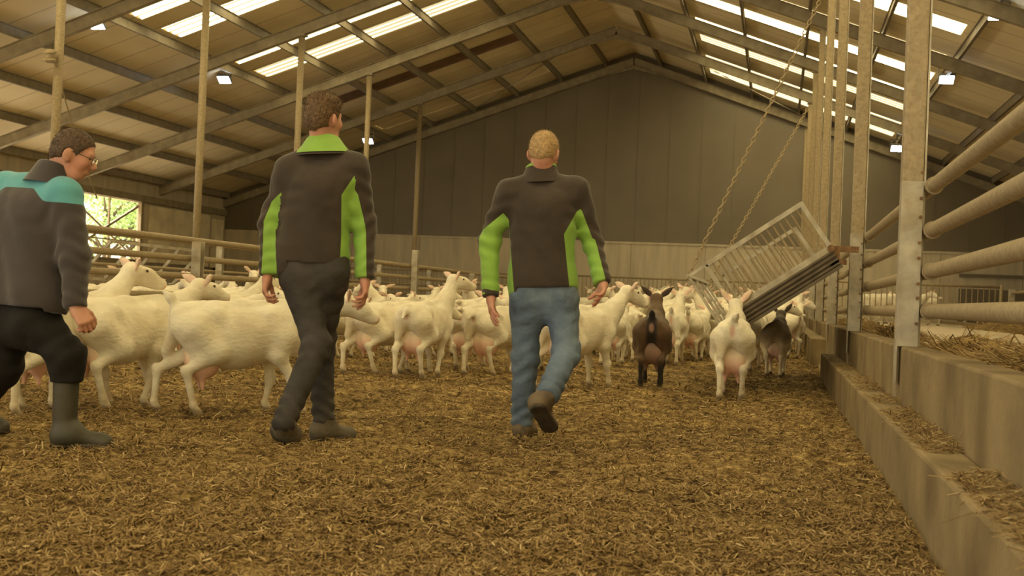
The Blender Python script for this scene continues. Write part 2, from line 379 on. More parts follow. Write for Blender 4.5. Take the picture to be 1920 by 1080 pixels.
for sgn, nm, side in ((-1, 'ceiling_left', 'left'), (1, 'ceiling_right', 'right')):
    strips, xa, xb = roof_side(sgn, nm)
    for a, b, k, i in strips:
        base = slope_pt((xa + xb)/2, (a + b)/2, PAN_DZ)
        pos = 'lower' if i == 0 else 'upper'
        dist = ORD[7 - (k + 1)]
        if sgn < 0 and (k >= 6 or (k == 5)):
            o = corr(xa, xb, a, b).build('roof_sheet', BROWN_SHEET if (k == 5 and i == 1) else PANEL, base=base)
            tag(o, ('dark brown sheet' if (k == 5 and i == 1) else 'unlit pale sheet') + f', {side} roof slope, {"nearer" if i == 0 else "farther"} strip of {dist} bay from gable', 'roof sheet', 'unlit roof sheets')
        else:
            o = corr(xa, xb, a, b).build('skylight', SKYLIGHT, base=base)
            tag(o, f'bright ribbed skylight, {side} roof slope, {"nearer" if i == 0 else "farther"} strip of {dist} bay from gable', 'skylight', 'skylight strips')
# rafters
for j, y in enumerate(RAFTER_Y + [GABLE_Y - .12]):
    for sgn, side in ((-1, 'left'), (1, 'right')):
        a = slope_pt(RIDGE_X, y, .135); b = slope_pt(RIDGE_X + sgn*HALF, y, .135)
        m = MB(); m.ibeam(a, b, .15, .27); 
        m.add([a + (0,-.012,-.13), a + (sgn*1.1,-.012,-.13-SLOPE*1.1), a + (0,-.012,-.26), a + (0,.012,-.13), a + (sgn*1.1,.012,-.13-SLOPE*1.1), a + (0,.012,-.26)],
              [(0,1,2),(5,4,3),(0,3,4,1),(1,4,5,2),(2,5,3,0)])
        n = len(RAFTER_Y) - j
        lab = f'steel roof rafter on the {side} slope ' + ('lying against the dark gable wall' if n == 0 else f'{ORD[n-1]} out from the gable wall')
        tag(m.build('roof_rafter', RAFTER, base=tuple(a)), lab, 'rafter', 'roof rafters')
# purlins
for sgn, side in ((-1, 'left'), (1, 'right')):
    for k in range(10):
        x = RIDGE_X + sgn*(.97 + 1.585*k)
        m = MB(); c = under(x) + .38
        m.box((x - .035, Y_OPEN, c - .10), (x + .035, GABLE_Y, c - .085)); m.box((x - .006, Y_OPEN, c - .10), (x + .006, GABLE_Y, c + .12)); m.box((x - .035, Y_OPEN, c + .105), (x + .035, GABLE_Y, c + .12))
        tag(m.build('purlin', PURLIN, base=(x, 20, c)), f'long steel purlin under the {side} roof slope, {ORD[k]} down from the ridge', 'purlin', 'roof purlins')
# wind braces by the gable
for sgn, side in ((-1, 'left'), (1, 'right')):
    m = MB(); m.tube([slope_pt(RIDGE_X + sgn*1.2, 37.6, .25), slope_pt(RIDGE_X + sgn*6.2, 42.3, .25)], .014, 6)
    tag(m.build('brace_rod', PURLIN, base=tuple(slope_pt(RIDGE_X + sgn*3, 40))), f'thin diagonal brace rod under the {side} roof slope beside the gable', 'brace rod', 'brace rods')

# columns
def column(x, y, w, label, group, box):
    top = under(x); base = (x, y, 0); e = empty('steel_column', base, label, 'column', group)
    m = MB()
    if box: m.box((x - w/2, y - w/2, -.05), (x + w/2, y + w/2, top))
    else: m.tube([(x, y, -.05), (x, y, top)], w/2, 16)
    m.build('shaft', STEEL_DIRTY, e, base, bevel=.012 if box else 0)
    m = MB(); m.box((x - w*.75, y - w*.8, top - .03), (x + w*.75, y + w*.8, top + .02)); m.beam((x, y, top - .35), (x + (-.4 if x < RIDGE_X else .4)*0, y, top), w*1.05, .05, (0,1,0))
    m.build('head_plate', RAFTER, e, base)
    if box:
        m = MB(); m.box((x + w/2 + .001, y - w/2, .63), (x + w/2 + .012, y + w/2 + .03, top - .03)); m.build('flange', STEEL, e, base)
    return e
COLX = .765
for j, y in enumerate(RAFTER_Y[1:]):
    column(COLX, y + .09, .125, f'tall galvanised steel column on the right fence line, {ORD[j]} from the camera', 'columns along the right fence', True)
for j, y in enumerate([7.5 + BAY*k for k in range(1, 7)]):
    column(-11.55, y - (.2 if j == 0 else 0), .15, f'slim steel pole holding the left roof slope, {ORD[6 - 1 - j]} from the gable wall', 'poles under the left roof', False)

# fences
def fence(name, X, post_y, post_top, rails, rail_r, y0, y1, wall_z, label, pw=.10, coll=True, side=-1):
    base = (X, post_y[0], wall_z); e = empty(name, base, label, 'fence')
    for y in post_y:
        m = MB(); z0 = wall_z - .22
        t = .010
        xo = X + side*.075 if not coll else .695
        pt = post_top[y] if isinstance(post_top, dict) else post_top; m.box((xo - .005, y - pw/2, z0), (xo + .006, y + pw/2, pt))
        pt = post_top[y] if isinstance(post_top, dict) else post_top; dx = .13 if not coll else .118; m.box((xo, y - pw/2, wall_z), (xo + dx, y - pw/2 + t, pt)); m.box((xo, y + pw/2 - t, wall_z), (xo + dx, y + pw/2, pt))
        p = m.build('post', STEEL, e, base, bevel=.003)
        if coll and y < 20:
            for z in rails:
                for dz in (-.075, .075):
                    b = MB(); b.tube([(.80, y - pw/2 - .02, z + dz), (.80, y - pw/2, z + dz)], .010, 6); b.build('bolt', RUST, p, base)
    for z in rails:
        m = MB(); m.tube([(X, y0, z)] + [(X + .004*math.sin(i*2.1), y0 + (y1 - y0)*i/10, z) for i in range(1, 10)] + [(X, y1, z)], rail_r, 14)
        if coll:
            for y in post_y: m.tube([(X, y - pw/2 - .03, z), (X, y - pw/2 + .0, z)], rail_r*1.25, 14)
        m.build('rail', STEEL_DIRTY, e, base)
    return e
RF = [1.9] + [7.44 + BAY*k for k in range(7)]
fence('pipe_fence', .868, RF, 1.60, [1.575, 1.315, 1.075, .842], .042, 1.6, 42.0, .63, 'heavy four-rail pipe fence on the concrete wall at the right', pw=.115)
LF = [5.0, 10.0, 15.0, 20.0, 25.0, 30.0, 35.0]
fence('rail_fence', -7.80, LF, {q: (1.76 if q == 25 else 1.40) for q in LF}, [1.42, 1.17, .93, .675], .042, 2.4, 42, .56, 'long four-rail pipe fence behind the walking men on the left', pw=.12, coll=False, side=1)
fence('back_rail_fence', -11.15, [12.5, 17.5, 22.5, 27.5, 32.5, 37.5], 1.7, [1.62, 1.35, 1.1], .026, 6, 42, .3, 'thin-railed fence along the row of slim poles on the left', pw=.08, coll=False, side=1)
fence('side_pen_fence', 5.36, [10, 14, 18, 22.2, 26, 30], 1.50, [1.42, 1.15], .035, 6, 30, .72, 'low two-rail fence across the feed alley on the right', pw=.10, coll=False)
# barred barriers
def barred(name, p0, p1, z0, z1, sp, label, mt=STEEL_DIRTY, r=.014):
    p0 = np.array(p0, float); p1 = np.array(p1, float); L = np.linalg.norm(p1 - p0); base = (*((p0 + p1)/2)[:2], z0)
    e = empty(name, base, label, 'barrier', 'barred barriers'); n = int(L/sp)
    for z, nm in ((z0, 'bottom_rail'), (z1, 'top_rail')):
        m = MB(); m.tube([(p0[0], p0[1], z), (p1[0], p1[1], z)], .03, 8); m.build(nm, mt, e, base)
    m = MB()
    for i in range(n + 1):
        q = p0 + (p1 - p0)*i/n; m.tube([(q[0], q[1], z0), (q[0], q[1], z1)], r, 5, False)
    m.build('bar_panel', mt, e, base)
    for q in (p0, p1, (p0 + p1)/2):
        m = MB(); m.tube([(q[0], q[1], z0 - .62), (q[0], q[1], z1 + .06)], .04, 8); m.build('post', mt, e, base)
    return e
barred('barred_barrier', (-7.2, 40.6), (.3, 40.6), .85, 1.66, .14, 'barred feed barrier before the gable wall behind the far goats')
barred('barred_barrier', (-20, 41.4), (-8.2, 41.4), .8, 1.66, .14, 'barred feed barrier before the gable wall at the left')
barred('barred_barrier', (1.3, 30.5), (5.2, 30.5), .78, 1.55, .13, 'barred barrier across the feed alley seen through the right fence')

# tilted drawbridge walkway hung on two chains
def ramp():
    Yn, Yf = 11.8, 15.4
    A = PY(1377, 580, Yn); B = PY(1558, 466, Yn); T2 = PY(1494, 388, Yn)
    d = (B - A); d[1] = 0; Lr = np.linalg.norm(d); d /= Lr; up = np.array([-d[2], 0, d[0]]); up /= np.linalg.norm(up)
    if up[2] < 0: up = -up
    hgt = np.dot(T2 - B, up)
    A0 = A - d*.20
    base = tuple(B); e = empty('tilting_walkway', base, 'steel goat walkway with barred sides tilted up on two chains beside the right fence', 'walkway')
    yv = np.array([0, 1.0, 0])
    m = MB(); c = (A0 + B)/2 + yv*(Yf - Yn)/2 - up*.07
    m.obox(c, d*np.linalg.norm(B - A0)/2, yv*(Yf - Yn)/2, up*.03)
    m.obox((A + B)/2 + yv*(Yf - Yn)/2 - up*.14, d*Lr/2, yv*((Yf - Yn)/2 - .01), up*.045)
    for k in range(14):
        y = yv*((Yf - Yn)*k/13); m.beam(A + y - up*.19 , B + y - up*.19, .05, .03, up)
    for k in range(5): m.beam(A - up*(.03 + .042*k) - yv*.012, B - up*(.03 + .042*k) - yv*.012, .03, .020, up)
    m.build('deck', DARK_STEEL, e, base)
    m = MB(); m.beam(A, B, .05, .045, up); m.build('edge_beam', STEEL, e, base)
    for y, nm in ((0, 'near'), (Yf - Yn, 'far')):
        o = yv*y
        f = MB(); f.beam(A + o + up*hgt, B + o + up*hgt, .04, .045, up); f.beam(A + o, A + o + up*hgt, .04, .04, (0,1,0)); f.beam(B + o, B + o + up*(hgt + .02), .045, .045, (0,1,0))
        f.beam(A + o + up*.02, B + o + up*.02, .035, .035, up)
        fr = f.build('side_frame', STEEL, e, base)
        for k in range(1, 16):
            q = A + o + d*(Lr*k/16); b = MB(); b.tube([q, q + up*hgt], .0085, 7, False); b.build('bar', STEEL_DIRTY, fr, base)
    # boards of the raised free end
    for k in range(4):
        q = A0 + yv*((Yf - Yn)*(.02 + .26*k)); b = MB(); b.beam(q - up*.10, q + up*(hgt*1.04), .16 , .02, d); b.build('end_board', STEEL, e, base)
    b = MB(); b.beam(A0 + up*hgt, A0 + up*hgt + yv*(Yf - Yn), .03, .05, up); b.beam(A0 + up*hgt, A + up*hgt + d*.05, .03, .03, up); b.build('end_rail', STEEL, e, base)
    h = MB(); h.tube([B + (0,-.05,0), B + yv*(Yf - Yn)], .035, 10)
    h.beam(B + (0,.05,.0), np.array([.74, B[1] + .05, B[2]]), .06, .055); h.beam(B + yv*3.2, np.array([.80, B[1] + 3.2, B[2]]), .06, .06)
    h.obox(B + np.array([.045,.03,-.09]), (.04,0,0), (0,.02,0), (0,0,.09)); h.build('hinge_bracket', RUST, e, base)
    return A0 + up*hgt, A0 + up*hgt + yv*(Yf - Yn)
tip1, tip2 = ramp()
def chain(p0, p1, label, link=.072):
    p0 = np.array(p0); p1 = np.array(p1); d = p1 - p0; L = np.linalg.norm(d); d /= L
    s1 = np.cross(d, (0,1,0)); s1 /= np.linalg.norm(s1); s2 = np.cross(d, s1); n = int(L/(link*.78)); m = MB()
    for i in range(n + 1):
        c = p0 + d*(L*i/n); s = s1 if i % 2 else s2; s = s*math.cos(.35) + (s2 if i % 2 else -s1)*math.sin(.35); pts = []
        for k in range(9):
            a = 2*math.pi*k/8; pts.append(c + d*(link/2*math.cos(a)) + s*(.0175*math.sin(a)))
        m.tube(pts, .0065, 5, False)
    return tag(m.build('chain', ROPE, base=tuple(p0)), label, 'chain', 'walkway chains')
chain(tip1, PY(1552, -30, 12.5), 'nearer and longer of the two chains rising from the tilted walkway')
chain(tip2, PY(1513, 206, 17.3), 'farther and shorter of the two chains rising from the tilted walkway')
# left side: the walkway folded up behind the man in the blue fleece and its rope
def small_ramp():
    Y = 21.0; base = PY(150, 520, Y); e = empty('folded_walkway', base, 'small barred walkway leaning behind the man with turquoise shoulders', 'walkway')
    a, b = PY(150, 520, Y), PY(208, 452, Y); u = PY(190, 430, Y) - PY(208, 452, Y)
    for k in range(5):
        m = MB(); o = np.array([.22*k, .5*k, -.02*k]); m.beam(a + o, b + o, .05, .06); m.build('bar', STEEL, e, base)
    m = MB(); m.beam(b, b + np.array([.9, 2.0, -.08]), .06, .06); m.beam(a, a + np.array([.9, 2.0, -.08]), .06, .06); m.build('frame', STEEL, e, base)
small_ramp()
m = MB(); p0 = np.array([-11.46, 17.2, PY(100, 103, 17.3)[2]]); p1 = PY(182, 372, 20.5); m.tube([p0 + (p1 - p0)*t + np.array([0,0,-.12*math.sin(math.pi*t)]) for t in np.linspace(0,1,14)], .012, 6)
tag(m.build('rope', ROPE, base=tuple(p1)), 'slack rope running down from the leftmost slim pole', 'rope')
m = MB()
for dz in (0, .12): m.tube([(-11.66, 17.21, p0[2] + dz - .1), (-11.42, 17.21, p0[2] + dz - .1)], .022, 10)
m.tube([(-11.55, 17.3, p0[2] - .12), (-11.55, 17.3, p0[2] + .08)], .092, 14)
tag(m.build('pole_clamp', STEEL_DIRTY, base=tuple(p0)), 'rope clamp fixed around the leftmost slim pole', 'clamp')

# flood lamps
def flood(p, side, label, aim):
    p = np.array(p); e = empty('flood_lamp', tuple(p), label, 'lamp', 'roof flood lamps'); s = 1.0
    nn = np.array([0, .60, .80]); ty = np.array([0, .80, -.60])
    m = MB(); m.obox(p + nn*.05, (.17*s,0,0), ty*.13*s, nn*.04)
    for k in range(5): m.obox(p + nn*.11 + (-.13 + .065*k, 0, 0), (.008,0,0), ty*.11, nn*.03)
    m.build('housing', LAMP_BODY, e, tuple(p), bevel=.01)
    m = MB(); m.obox(p + nn*.002, (.155*s,0,0), ty*.115*s, nn*.008); m.build('glowing_panel', LAMP_GLOW, e, tuple(p))
    m = MB(); zt = under(p[0]) + .3
    m.beam(p + (-.19,0,.05), p + (-.19,0,.28), .02, .04, (0,1,0)); m.beam(p + (.19,0,.05), p + (.19,0,.28), .02, .04, (0,1,0)); m.beam(p + (-.2,0,.28), p + (.2,0,.28), .04, .02); m.tube([p + (0,0,.28), (p[0], p[1], max(zt, p[2] + .3))], .02, 6)
    m.build('bracket', LAMP_BODY, e, tuple(p))
for (px, py, Y, side, lab) in ((180,47,23.0,'left','lit flood lamp nearest the camera under the left roof slope'), (420,150,29.3,'left','lit flood lamp in the middle of the three under the left roof slope'), (690,265,37.4,'left','lit flood lamp farthest away under the left roof slope'),
        (1872,28,23.0,'right','lit flood lamp nearest the camera under the right roof slope'), (1775,150,29.5,'right','lit flood lamp in the middle of the three under the right roof slope'), (1681,279,38.5,'right','lit flood lamp farthest away under the right roof slope')):
    flood(PY(px, py, Y), side, lab, None)

# ------------------------------------------------------------------ organic shapes: smooth-blended solids polygonised with surface nets
def unit(v): v = np.asarray(v, float); return v / (np.linalg.norm(v) + 1e-12)
def frame(fwd, up=(0,0,1)):
    f = unit(fwd); r = unit(np.cross(f, up)); u = np.cross(r, f); return r, f, u
def rc(a, b, ra, rb, k=.03): return ('c', np.array(a, float), np.array(b, float), ra, rb, k)
def el(c, rad, axes=None, k=.03): return ('e', np.array(c, float), np.array(rad, float), np.eye(3) if axes is None else np.array(axes, float), k)
def dist(p, P):
    if p[0] == 'c':
        _, a, b, ra, rb, _k = p; ba = b - a; pa = P - a; t = np.clip(pa @ ba / (ba @ ba + 1e-12), 0, 1)
        return np.linalg.norm(pa - t[..., None]*ba, axis=-1) - (ra + (rb - ra)*t)
    _, c, r, ax, _k = p; q = (P - c) @ ax.T; k0 = np.linalg.norm(q/r, axis=-1); k1 = np.linalg.norm(q/(r*r), axis=-1)
    return k0*(k0 - 1)/(k1 + 1e-9)
def bbox(p):
    if p[0] == 'c':
        m = max(p[3], p[4]); return np.minimum(p[1], p[2]) - m, np.maximum(p[1], p[2]) + m
    m = p[2].max(); return p[1] - m, p[1] + m
def sdf_at(prims, P):
    F = np.full(P.shape[:-1], 9.0)
    for p in prims:
        d = dist(p, P); k = p[-1]; h = np.maximum(k - np.abs(F - d), 0)/k; F = np.minimum(F, d) - h*h*k*.25
    return F
def surface(prims, h, cut=None, smooth=1, inflate=0.0, noise=None):
    lo = np.min([bbox(p)[0] for p in prims], 0) - 3*h - inflate; hi = np.max([bbox(p)[1] for p in prims], 0) + 3*h + inflate
    n = np.ceil((hi - lo)/h).astype(int) + 1
    ax = [lo[i] + h*np.arange(n[i]) for i in range(3)]
    F = np.full(n, 9.0, np.float32)
    for p in prims:
        k = p[-1]; b0, b1 = bbox(p); m = k + 2.5*h + inflate
        i0 = np.maximum(np.floor((b0 - m - lo)/h).astype(int), 0); i1 = np.minimum(np.ceil((b1 + m - lo)/h).astype(int) + 1, n)
        sl = tuple(slice(i0[i], i1[i]) for i in range(3))
        P = np.stack(np.meshgrid(*[ax[i][sl[i]] for i in range(3)], indexing='ij'), -1)
        d = dist(p, P); S = F[sl]; q = np.maximum(k - np.abs(S - d), 0)/k; F[sl] = np.minimum(S, d) - q*q*k*.25
    F -= inflate
    if cut is not None or noise is not None:
        P = np.stack(np.meshgrid(*ax, indexing='ij'), -1)
        if noise is not None: F = F + noise(P)
        if cut is not None: F = np.maximum(F, cut(P))
    s = F < 0; cnt = np.zeros(n - 1, int)
    for di in (0,1):
        for dj in (0,1):
            for dk in (0,1): cnt += s[di:n[0]-1+di, dj:n[1]-1+dj, dk:n[2]-1+dk]
    act = (cnt > 0) & (cnt < 8); I, J, K = np.nonzero(act); idx = np.full(n - 1, -1); idx[act] = np.arange(len(I))
    pos = np.zeros((len(I), 3)); w = np.zeros(len(I))
    for a in range(3):
        o = [q for q in range(3) if q != a]
        for u in (0,1):
            for v in (0,1):
                D = [0,0,0]; D[o[0]] = u; D[o[1]] = v; E_ = list(D); E_[a] = 1
                f0 = F[I+D[0], J+D[1], K+D[2]]; f1 = F[I+E_[0], J+E_[1], K+E_[2]]; m = (f0 < 0) != (f1 < 0)
                t = f0/(f0 - f1 + 1e-12); q = np.zeros((len(I), 3)); q[:] = D; q[:, a] = t
                pos[m] += q[m]; w[m] += 1
    V = lo + h*(np.stack([I, J, K], -1) + pos/w[:, None]); Q = []
    for a in range(3):
        o = [(a+1) % 3, (a+2) % 3]; sA = [slice(None)]*3; sB = [slice(None)]*3; sA[a] = slice(0, -1); sB[a] = slice(1, None)
        A = s[tuple(sA)]; B = s[tuple(sB)]; e = A != B; ijk = np.array(np.nonzero(e)).T
        ok = (ijk[:, o[0]] > 0) & (ijk[:, o[1]] > 0) & (ijk[:, o[0]] < n[o[0]]-1) & (ijk[:, o[1]] < n[o[1]]-1); ijk = ijk[ok]
        ins = A[tuple(ijk.T)]
        def c(du, dv):
            z = ijk.copy(); z[:, o[0]] += du; z[:, o[1]] += dv; return idx[tuple(z.T)]
        q = np.stack([c(-1,-1), c(0,-1), c(0,0), c(-1,0)], -1); q[~ins] = q[~ins][:, ::-1]; Q.append(q)
    Q = np.concatenate(Q); Q = Q[(Q >= 0).all(1)]
    for _ in range(smooth):
        acc = np.zeros_like(V); c_ = np.zeros(len(V))
        for i in range(4):
            np.add.at(acc, Q[:, i], V[Q[:, (i+1) % 4]]); np.add.at(c_, Q[:, i], 1)
        V = V*.5 + .5*acc/np.maximum(c_, 1)[:, None]
    return V, Q
def join(*parts):
    Vs = []; Qs = []; n = 0
    for V, Q in parts: Vs.append(V); Qs.append(Q + n); n += len(V)
    return np.concatenate(Vs), np.concatenate(Qs)
def to_mesh(name, V, faces, base=(0,0,0), cols=None, attr='coat'):
    me = bpy.data.meshes.new(name); V = np.asarray(V) - np.array(base); fl = faces.tolist() if hasattr(faces, 'tolist') else faces
    me.from_pydata(V.tolist(), [], fl); me.polygons.foreach_set('use_smooth', [True]*len(fl))
    if cols is not None:
        at = me.attributes.new(attr, 'FLOAT_COLOR', 'POINT'); at.data.foreach_set('color', np.concatenate([cols, np.ones((len(cols), 1))], 1).astype(np.float32).ravel())
    me.update(); return me
def split(V, Q, f):
    """cut a surface along the zero line of a per-vertex field -> (positive side, negative side)"""
    f = np.where(np.abs(f) < 1e-7, 1e-7, f); out = []
    T = np.concatenate([Q[:, [0,1,2]], Q[:, [0,2,3]]])
    for sgn in (1, -1):
        g = f*sgn; Vn = list(map(tuple, V)); faces = []; cache = {}
        ins = (g[T] > 0); k = ins.sum(1); faces += T[k == 3].tolist()
        for tri in T[(k == 1) | (k == 2)].tolist():
            poly = []
            for i in range(3):
                a, b = tri[i], tri[(i+1) % 3]
                if g[a] > 0: poly.append(a)
                if (g[a] > 0) != (g[b] > 0):
                    key = (min(a,b), max(a,b))
                    if key not in cache:
                        t = g[a]/(g[a] - g[b]); cache[key] = len(Vn); Vn.append(tuple(V[a] + (V[b] - V[a])*t))
                    poly.append(cache[key])
            faces.append(poly)
        used = sorted({i for q in faces for i in q}); mp = {o: i for i, o in enumerate(used)}
        out.append((np.array([Vn[i] for i in used]) if used else np.zeros((0,3)), [[mp[i] for i in q] for q in faces]))
    return out
def sstep(a, b, x): t = np.clip((x - a)/(b - a), 0, 1); return t*t*(3 - 2*t)

# ------------------------------------------------------------------ goats
WHITE = np.array([.76,.695,.545]); PINK = np.array([.80,.50,.40]); HOOF = np.array([.22,.16,.09]); DIRT = np.array([.55,.43,.25])
def goat_prims(P):
    belly = P.get('belly', 1.0); yaw = P.get('yaw', 0.0); neck = P.get('neck', .5); feet = P.get('feet', ((0,0),(0,0),(0,0),(0,0)))  # FL FR HL HR : (forward, lift)
    tail = P.get('tail', .4); tside = P.get('tside', 0.0); ear = P.get('ear', .1); pitch = P.get('pitch', .35)
    b = []
    b += [el((0,-.04,.535), (.172*belly,.33,.195), k=.05), el((0,-.10,.46), (.165*belly,.24,.165), k=.05), el((0,.20,.555), (.130,.20,.19), k=.08), el((0,-.33,.60), (.112,.165,.13), k=.06)]
    b += [rc((0,-.42,.70), (0,-.05,.722), .034, .034, .06), rc((0,-.05,.722), (0,.26,.745), .034, .036, .06)]
    for s in (-1, 1): b += [rc((s*.05,-.22,.69), (s*.092,-.225,.655), .030, .032, .08), rc((s*.095,-.235,.65), (s*.06,-.46,.655), .034, .036, .07), rc((s*.09,.13,.66), (s*.10,.20,.50), .05, .06, .05)]   # hook and pin bones, shoulder blade
    b += [rc((.055,-.475,.64), (.06,-.44,.60), .035, .05, .05), rc((-.055,-.475,.64), (-.06,-.44,.60), .035, .05, .05)]
    n0 = np.array([0,.27,.61]); nd = np.array([math.sin(yaw*.45)*math.cos(neck), math.cos(yaw*.45)*math.cos(neck), math.sin(neck)]); n1 = n0 + nd*.40
    b += [rc(n0, n0 + nd*.2, .115, .085, .09), rc(n0 + nd*.2, n1, .085, .062, .05), rc((0,.33,.50), n0 + nd*.22 + (0,.0,-.03), .085, .06, .07)]
    hf = np.array([math.sin(yaw)*math.cos(pitch), math.cos(yaw)*math.cos(pitch), -math.sin(pitch)]); r, f, u = frame(hf)
    hc = n1 + u*.03 + f*.02; hd = []
    hd += [rc(hc - f*.015, hc + f*.10 - u*.005, .066, .052, .04), rc(hc + f*.10, hc + f*.215 - u*.022, .048, .033, .04), rc(hc + f*.03 - u*.035, hc + f*.19 - u*.052, .045, .024, .04)]
    hd += [el(hc + f*.228 - u*.034, (.028,.022,.030), (r, f, u), .02)]
    hd += [el(hc + r*.040 + f*.068 + u*.022, (.018,.022,.016), (r, f, u), .02), el(hc - r*.040 + f*.068 + u*.022, (.018,.022,.016), (r, f, u), .02)]
    b += hd; ears = []
    for s in (-1, 1):
        d = unit(r*s*.86 + u*(ear*1.2 + .15) - f*.25); w = unit(np.cross(d, f)); root = hc + r*s*.052 + u*.032 - f*.012
        t = unit(np.cross(d, w)); ears += [el(root + d*.070, (.078,.036,.010), (d, w, t), .012), rc(root + d*.09, root + d*.165, .018, .005, .02)]
    b += ears
    def leg(front, s, dy, lift):
        z = lift
        if front:
            sh, elb = np.array([s*.095,.22,.52]), np.array([s*.105,.17 + dy*.15,.405]); kn = np.array([s*.09,.21 + dy*.55,.235 + z*.6]); fe = np.array([s*.088,.20 + dy,.065 + z]); ho = fe + (0,.022,-.045)
            return [rc(sh, elb, .088, .060, .05), rc(elb, kn, .048, .030, .04), rc(kn + (0,.004,0), kn - (0,0,.02), .034, .030, .02), rc(kn, fe, .026, .019, .03), rc(fe, ho, .024, .026, .02), rc(ho + (0,.01,-.012), ho + (0,.012,-.018), .026, .028, .015)]
        hp, st = np.array([s*.095,-.35,.56]), np.array([s*.125,-.24 + dy*.35,.42]); hk = np.array([s*.098,-.445 + dy*.7,.285 + z*.7]); fe = np.array([s*.095,-.41 + dy,.068 + z]); ho = fe + (0,.026,-.046)
        return [rc(hp, st, .112, .074, .05), rc((s*.075,-.445,.57), hk + (0,.05,.12), .058, .036, .06), rc(st, hk, .068, .030, .05), rc(hk + (0,-.014,.018), hk, .022, .027, .02), rc(hk, fe, .028, .021, .03), rc(fe, ho, .025, .027, .02), rc(ho + (0,.01,-.012), ho + (0,.012,-.018), .027, .029, .015)]
    for (fr, s), (dy, z) in zip(((1,-1),(1,1),(0,-1),(0,1)), feet): b += leg(fr, s, dy, z)
    t0 = np.array([0,-.475,.70]); td = np.array([math.sin(tside)*.6, -math.cos(tail)*.9, math.sin(tail)]); t1 = t0 + td*.075; t2 = t1 + (td + np.array([0,-.1,-.35]))*.075
    b += [rc(t0, t1, .032, .026, .04), rc(t1, t2, .028, .012, .03)]
    return b, ears, hc, (r, f, u), n1
def udder_prims(P):
    s = P.get('udder', 1.0); sw = P.get('usw', 0.0)
    return [el((-.046 + sw,-.29,.375), (.082*s,.105*s,.130*s), k=.03), el((.046 + sw,-.29,.375), (.082*s,.105*s,.130*s), k=.03), el((0,-.26,.43), (.10,.12,.09), k=.05),
            rc((-.052 + sw,-.30,.375 - .115*s), (-.062 + sw*1.3,-.29,.375 - .185*s), .026, .013, .03), rc((.052 + sw,-.30,.375 - .115*s), (.062 + sw*1.3,-.29,.375 - .185*s), .026, .013, .03)]
def goat_cols(V, ears, hc, hx, kind):
    n = len(V); c = np.tile(WHITE, (n, 1)); z = V[:, 2]; r, f, u = hx
    e = np.min([dist(p, V) for p in ears], 0); q = (V - hc)
    if kind == 'white':
        w = .75*sstep(.012, .0, e); c = c*(1-w[:, None]) + PINK*w[:, None]
        nose = np.linalg.norm(V - (hc + f*.235 - u*.035), axis=1); w = .7*sstep(.05, .02, nose); c = c*(1-w[:, None]) + PINK*w[:, None]
        tl = np.linalg.norm((V - np.array([0,-.495,.63]))*np.array([1.6,1,.7]), axis=1); w = .65*sstep(.06, .02, tl); c = c*(1-w[:, None]) + np.array([.62,.30,.22])*w[:, None]
        w = .55*sstep(.22, .06, z) + .35*sstep(.10, .0, np.abs(z - .36))*sstep(.14, .02, np.abs(V[:, 1] - .05)); w = np.clip(w, 0, .8); c = c*(1-w[:, None]) + DIRT*w[:, None]
    elif kind == 'brown':
        c[:] = (.105,.058,.026); w = sstep(.075, .03, np.abs(V[:, 0]))*sstep(-.30, -.42, V[:, 1])*sstep(.30, .5, z) + sstep(.30, .2, z)
        w = np.clip(w, 0, 1); c = c*(1-w[:, None]) + np.array([.018,.012,.009])*w[:, None]
        w = .8*sstep(.012, .0, e); c = c*(1-w[:, None]) + np.array([.03,.018,.012])*w[:, None]
        tl = np.linalg.norm((V - np.array([0,-.50,.62]))*np.array([1.3,1,.8]), axis=1); w = .85*sstep(.05, .02, tl); c = c*(1-w[:, None]) + np.array([.34,.20,.14])*w[:, None]
    elif kind == 'grey':
        w = sstep(.40, .56, z); c = np.array([.66,.55,.38])*(1-w[:, None]) + np.array([.27,.215,.15])*w[:, None]
        w = sstep(.20, .36, V[:, 1])*.7; c = c*(1-w[:, None]) + np.array([.08,.062,.048])*w[:, None]
    elif kind == 'tan':
        c[:] = (.26,.16,.075); w = sstep(.30, .18, z); c = c*(1-w[:, None]) + np.array([.06,.04,.03])*w[:, None]
    w = sstep(.055, .03, z); c = c*(1-w[:, None]) + HOOF*(.4 if kind != 'white' else 1)*w[:, None]
    return c
def make_goat(P, h=.011, kind='white', udder=True):
    prims, ears, hc, hx, n1 = goat_prims(P); V, Q = surface(prims, h, smooth=1)
    e = empty('goat', (0,0,0)); me = to_mesh('body', V, Q, cols=goat_cols(V, ears, hc, hx, kind))
    link_mesh('body', me, GOAT if kind == 'white' else GOAT_DARK, e)
    if udder and P.get('udder', 1.0) > 0:
        V, Q = surface(udder_prims(P), h); w = sstep(.46, .27, V[:, 2])[:, None]
        a_, b_ = (np.array([.30,.19,.13]), np.array([.24,.14,.10])) if kind == 'brown' else (np.array([.76,.63,.46]), np.array([.74,.45,.35]))
        link_mesh('udder', to_mesh('udder', V, Q, cols=a_*(1 - w) + b_*w), UDDER, e)
    r, f, u = hx
    for s in (-1, 1):
        m = MB(); c = hc + r*s*.052 + f*.070 + u*.024
        m.add(*ball(c, .0125)); o = m.build('eye', EYE, e)
    return e
def ball(c, r, n=8):
    vs = []; fs = []
    for i in range(n + 1):
        for k in range(2*n): a = math.pi*i/n; b = math.pi*k/n; vs.append((c[0] + r*math.sin(a)*math.cos(b), c[1] + r*math.sin(a)*math.sin(b), c[2] + r*math.cos(a)))
    for i in range(n):
        for k in range(2*n): a = i*2*n + k; b = i*2*n + (k+1) % (2*n); fs.append((a, a+2*n, b+2*n, b))
    return vs, fs, True
